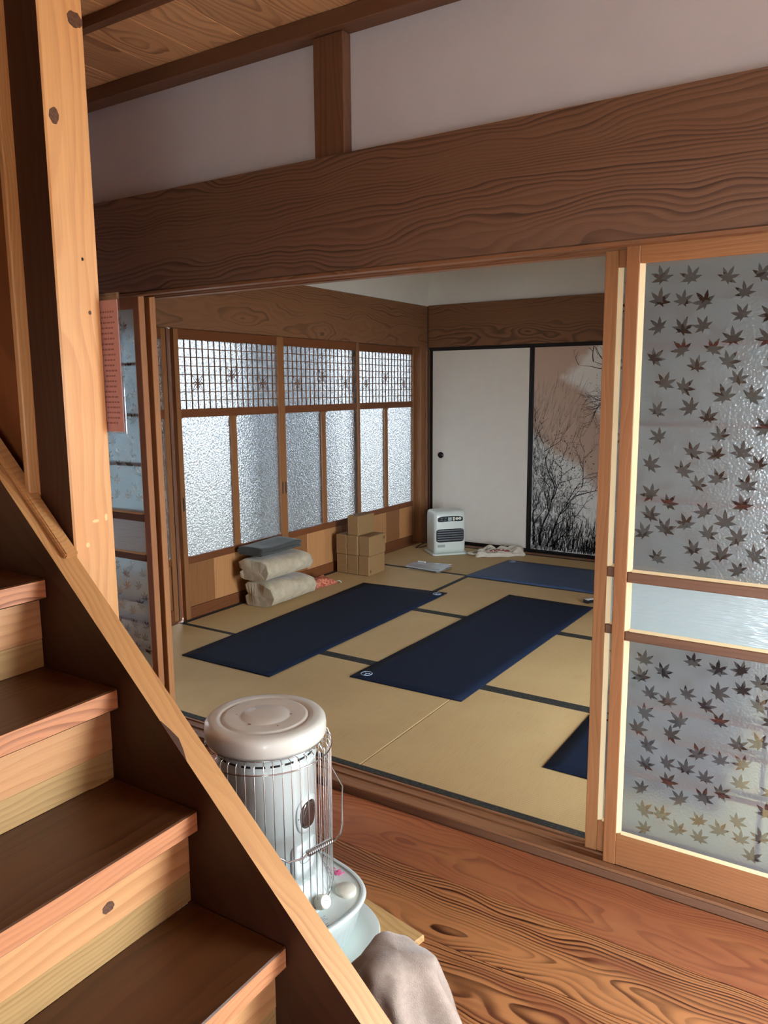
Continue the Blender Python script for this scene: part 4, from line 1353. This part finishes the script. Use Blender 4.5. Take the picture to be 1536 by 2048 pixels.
ph = pillow('cloth_pouch', .30, .155, .060, pouch_mat(), (-3.345, 2.185, 0), rad(78), .55, 3)
tag(ph, 'red and orange patterned cloth pouch beside the beige blankets', 'pouch')
bm = bmesh.new()
tube(bm, [(.145, -.06, .012), (.165, -.068, .016), (.178, -.074, .006), (.172, -.082, .004)], .004, 5)
c_ = link('drawstring', bm, CANVAS, ph)

# papers in a clear folder
pr = empty('paper_folder', (-2.91, 3.06, 0), rad(-3)); tag(pr, 'stack of white papers and clear plastic sleeves lying on the tatami', 'papers')
rd = random.Random(2)
for k in range(5):
    bm = bmesh.new(); n = 8
    w, d_ = .31 - rd.uniform(0, .03), .215 - rd.uniform(0, .03)
    vs = []
    for j in range(n + 1):
        for i in range(n + 1):
            u, v = i / n - .5, j / n - .5
            lift = .012 * max(0, u) ** 1.0 * (k / 4) * (1 + sin(v * 5)) + .002 * noise.noise(Vector((u * 5 + k, v * 5, k)))
            vs.append((u * w + rd.uniform(-.0002, .0002), v * d_, .002 + k * .0055 + max(0, lift)))
    V = [bm.verts.new(p) for p in vs]
    for j in range(n):
        for i in range(n): bm.faces.new((V[j * (n + 1) + i], V[j * (n + 1) + i + 1], V[(j + 1) * (n + 1) + i + 1], V[(j + 1) * (n + 1) + i]))
    bmesh.ops.rotate(bm, verts=bm.verts, cent=(0, 0, 0), matrix=Matrix.Rotation(rd.uniform(-.12, .12), 3, 'Z'))
    ex = bmesh.ops.extrude_face_region(bm, geom=list(bm.faces))
    bmesh.ops.translate(bm, verts=[g for g in ex['geom'] if isinstance(g, bmesh.types.BMVert)], vec=(0, 0, .003 if k in (1, 2) else .0012))
    bmesh.ops.recalc_face_normals(bm, faces=bm.faces)
    link('sheet', bm, plain('dark_cover', srgb(52, 56, 60), .4) if k == 1 else (plain('glossy_sleeve', srgb(190, 196, 200), .18, coat=.6) if k == 4 else PAPER), pr)
bm = bmesh.new(); bm_box(bm, -.13, -.06, .045, .06, .028, .036); link('clip', bm, PAPER, pr, bevel=.002)

# tote bag
tb = empty('tote_bag', (-2.66, 3.81, 0), rad(38)); tag(tb, 'crumpled off-white cotton tote bag with red print by the papered screen', 'bag')
bm = bmesh.new(); n = 30
V = []
for j in range(n + 1):
    row = []
    for i in range(n + 1):
        u, v = 2 * i / n - 1, 2 * j / n - 1
        e = max(0, (1 - u ** 4) * (1 - v ** 4)) ** .4
        q = Vector((u * 1.9 + 4, v * 2.6, 2.0))
        h = .050 * (abs(noise.noise(q)) * 1.2 + .55 + .35 * noise.noise(q * 2.3)) * e
        x_ = u * .20 * (1 + .10 * noise.noise(Vector((v * 2, 3, 1)))); y_ = v * .105 * (1 + .35 * noise.noise(Vector((u * 2, 7, 1))))
        if u > .6: h += .04 * (u - .6) / .4 * (1 - abs(v)); x_ += .05 * (u - .6) * (1 - abs(v))
        row.append(bm.verts.new((x_, y_, .003 + h)))
    V.append(row)
for j in range(n):
    for i in range(n): bm.faces.new((V[j][i], V[j][i + 1], V[j + 1][i + 1], V[j + 1][i])).smooth = True
rim = [V[0][i] for i in range(n)] + [V[j][n] for j in range(n)] + [V[n][n - i] for i in range(n)] + [V[n - j][0] for j in range(n)]
lowr = [bm.verts.new((v.co.x * .98, v.co.y * .98, .001)) for v in rim]
M_ = len(rim)
for k in range(M_): bm.faces.new((lowr[k], lowr[(k + 1) % M_], rim[(k + 1) % M_], rim[k]))
bm.faces.new(list(reversed(lowr)))
bmesh.ops.recalc_face_normals(bm, faces=bm.faces)
zat = {}
for j in range(n + 1):
    for i in range(n + 1): zat[(i, j)] = V[j][i].co.copy()
bag = link('bag_cloth', bm, CANVAS, tb)
bm = bmesh.new()
for (i, j, di, dj, L) in ((10, 5, 1, 1, 5), (12, 4, -1, 2, 4), (9, 9, 2, 0, 3), (14, 6, 1, 1, 5), (16, 5, 1, 1, 5), (18, 6, 1, 1, 4), (20, 7, 1, 1, 3), (11, 8, 1, -1, 4), (15, 11, 1, 1, 3)):
    pts = [zat[(min(n, i + di * k), min(n, max(0, j + dj * k)))] + Vector((0, 0, .0016)) for k in range(L)]
    tube(bm, pts, .0042, 4)
link('red_print', bm, RED, tb)
for s_, r0 in ((1, .10), (-1, .06)):
    bm = bmesh.new(); pts = []
    for k in range(15):
        t = k / 14
        pts.append((-.17 + .22 * t, (.095 + .035 * sin(pi * t)) * (1 if s_ > 0 else -1) * (1 if s_ > 0 else .95), .010 + .018 * sin(pi * t)))
    if s_ < 0: pts = [(-.16 - .10 * sin(pi * k / 14), -.05 + .11 * k / 14, .008 + .012 * sin(pi * k / 14)) for k in range(15)]
    tube(bm, pts, .008, 6)
    link('strap', bm, CANVAS, tb)

# small glossy gadget by the middle mat
gd2 = empty('handheld_device', (-1.53, 2.735, 0), rad(60)); tag(gd2, 'small black and white device lying beyond the middle navy mat', 'device')
bm = bmesh.new(); bm_box(bm, -.035, .035, -.022, .022, .0015, .022); link('case', bm, HEATERB, gd2, bevel=.004)
bm = bmesh.new(); bm_box(bm, -.026, .030, -.016, .016, .0222, .026); link('face', bm, PAPER, gd2, bevel=.002)

# ================================================================== FAN HEATER
nx, ny = .74, -.672
FH = empty('fan_heater', (-3.083, 3.670, 0), math.atan2(ny, nx)); tag(FH, 'white kerosene fan heater with black control panel in the far corner', 'heater')
def fp(name, bm, mat, smooth=False, parent=None, bevel=0): return link(name, bm, mat, parent or FH, smooth, True, bevel)
def rrect(hx, hy, z, r=.03, n=5):
    out = []
    for cx, cy, t0 in ((hx - r, hy - r, 0), (-hx + r, hy - r, 90), (-hx + r, -hy + r, 180), (hx - r, -hy + r, 270)):
        for q in range(n + 1):
            t = rad(t0 + 90 * q / n); out.append((cx + r * cos(t), cy + r * sin(t), z))
    return out
bm = bmesh.new(); loft(bm, [rrect(.135, .158, .001), rrect(.138, .161, .006), rrect(.136, .159, .013), rrect(.122, .148, .017)]); fp('base_tray', bm, HEATERW)
bm = bmesh.new()
loft(bm, [rrect(.100, .140, .016), rrect(.108, .140, .05), rrect(.108, .141, .325), rrect(.103, .138, .352), rrect(.092, .130, .366), rrect(.075, .115, .371)])
shell = fp('shell', bm, HEATERW)
xf = .108
bm = bmesh.new(); poly = [(u, .302 + v + .006 * (1 - (u / .11) ** 2)) for u, v in sq_poly(.112, .022, 5, 32)]
prism(bm, poly, 'X', xf - .004, xf + .003); pn = fp('control_panel', bm, HEATERB)
bm = bmesh.new(); bm_box(bm, xf + .0025, xf + .0042, -.020, .012, .291, .320); fp('display', bm, LCD, parent=pn)
for (yy, zz, r) in ((.030, .314, .009), (.030, .298, .009), (.058, .307, .013), (.084, .307, .013)):
    bm = bmesh.new()
    prism(bm, [(yy + r * cos(2 * pi * k / 16), zz + r * .8 * sin(2 * pi * k / 16)) for k in range(16)], 'X', xf + .002, xf + .0055)
    b_ = fp('button', bm, PLASTICW, parent=pn)
    if r > .01:
        bm = bmesh.new(); prism(bm, [(yy + .004 * cos(2 * pi * k / 10), zz + .003 * sin(2 * pi * k / 10)) for k in range(10)], 'X', xf + .0052, xf + .006); fp('button_mark', bm, HEATERB, parent=pn)
for (yy, zz) in ((-.085, .312), (-.05, .314), (-.085, .298), (-.055, .296)):
    bm = bmesh.new(); bm_box(bm, xf + .0025, xf + .0036, yy, yy + .018, zz, zz + .003); fp('panel_mark', bm, GREYPRINT, parent=pn)
bm = bmesh.new(); prism(bm, [(u, .165 + v) for u, v in sq_poly(.122, .056, 8, 32)], 'X', xf - .004, xf + .0012); op = fp('outlet', bm, DARK)
for k in range(5):
    z = .124 + k * .020
    bm = bmesh.new(); prism(bm, [(xf + .001, z), (xf + .009, z + .003), (xf + .009, z + .007), (xf + .001, z + .009)], 'Y', -.114, .114)
    # run of the profile is (x, z) along y
    fp('louvre', bm, LOUVRE, parent=op)
bm = bmesh.new(); bm_box(bm, xf + .0015, xf + .004, -.108, .012, .113, .217); fp('outlet_shade', bm, HEATERB, parent=op)
bm = bmesh.new(); bm_box(bm, xf + .0002, xf + .0011, -.110, -.045, .066, .090); lb2 = fp('rating_label', bm, plain('label_grey', srgb(150, 158, 152), .5))
for k, (a, b, z) in enumerate(((-.092, -.065, .082), (-.104, -.05, .076), (-.106, -.052, .070))):
    bm = bmesh.new(); bm_box(bm, xf + .001, xf + .0016, a, b, z, z + .0028); fp('label_line', bm, GREYPRINT, parent=lb2)
bm = bmesh.new(); prism(bm, [(-.085 + .011 * cos(2 * pi * k / 14), .268 + .006 * sin(2 * pi * k / 14)) for k in range(14)], 'X', xf, xf + .0012); fp('badge', bm, PLASTICW)
bm = bmesh.new(); bmesh.ops.create_uvsphere(bm, u_segments=14, v_segments=10, radius=.024)
for v in bm.verts: v.co = Vector((v.co.x * 1.0, v.co.y * .25, v.co.z * .75))
bmesh.ops.translate(bm, verts=bm.verts, vec=(.02, -.141, .285)); fp('side_grip', bm, HEATERW, True)

# cable in the corner behind the fan heater, thin wire down the corner post
bm = bmesh.new()
tube(bm, [(-3.33, 3.86, .006), (-3.345, 3.80, .006), (-3.36, 3.72, .005), (-3.385, 3.68, .005), (-3.40, 3.74, .005), (-3.42, 3.84, .005), (-3.43, 3.92, .005), (-3.44, 3.97, .005), (-3.452, 3.985, .05), (-3.452, 3.985, .30)], .004, 6)
tag(link('power_cable', bm, CABLE, None, True), 'dark power cable on the tatami behind the white fan heater', 'cable')
bm = bmesh.new()
tube(bm, [(-3.466, 4.036, 2.10), (-3.466, 4.036, 1.75), (-3.455, 4.030, 1.70), (-3.452, 4.03, .9), (-3.453, 4.03, .2)], .0035, 6)
tag(link('wall_wire', bm, CABLE, None, True), 'thin dark wire running down the far corner post', 'cable')

for o in list(bpy.data.objects):
    if '_c' in o: del o['_c']
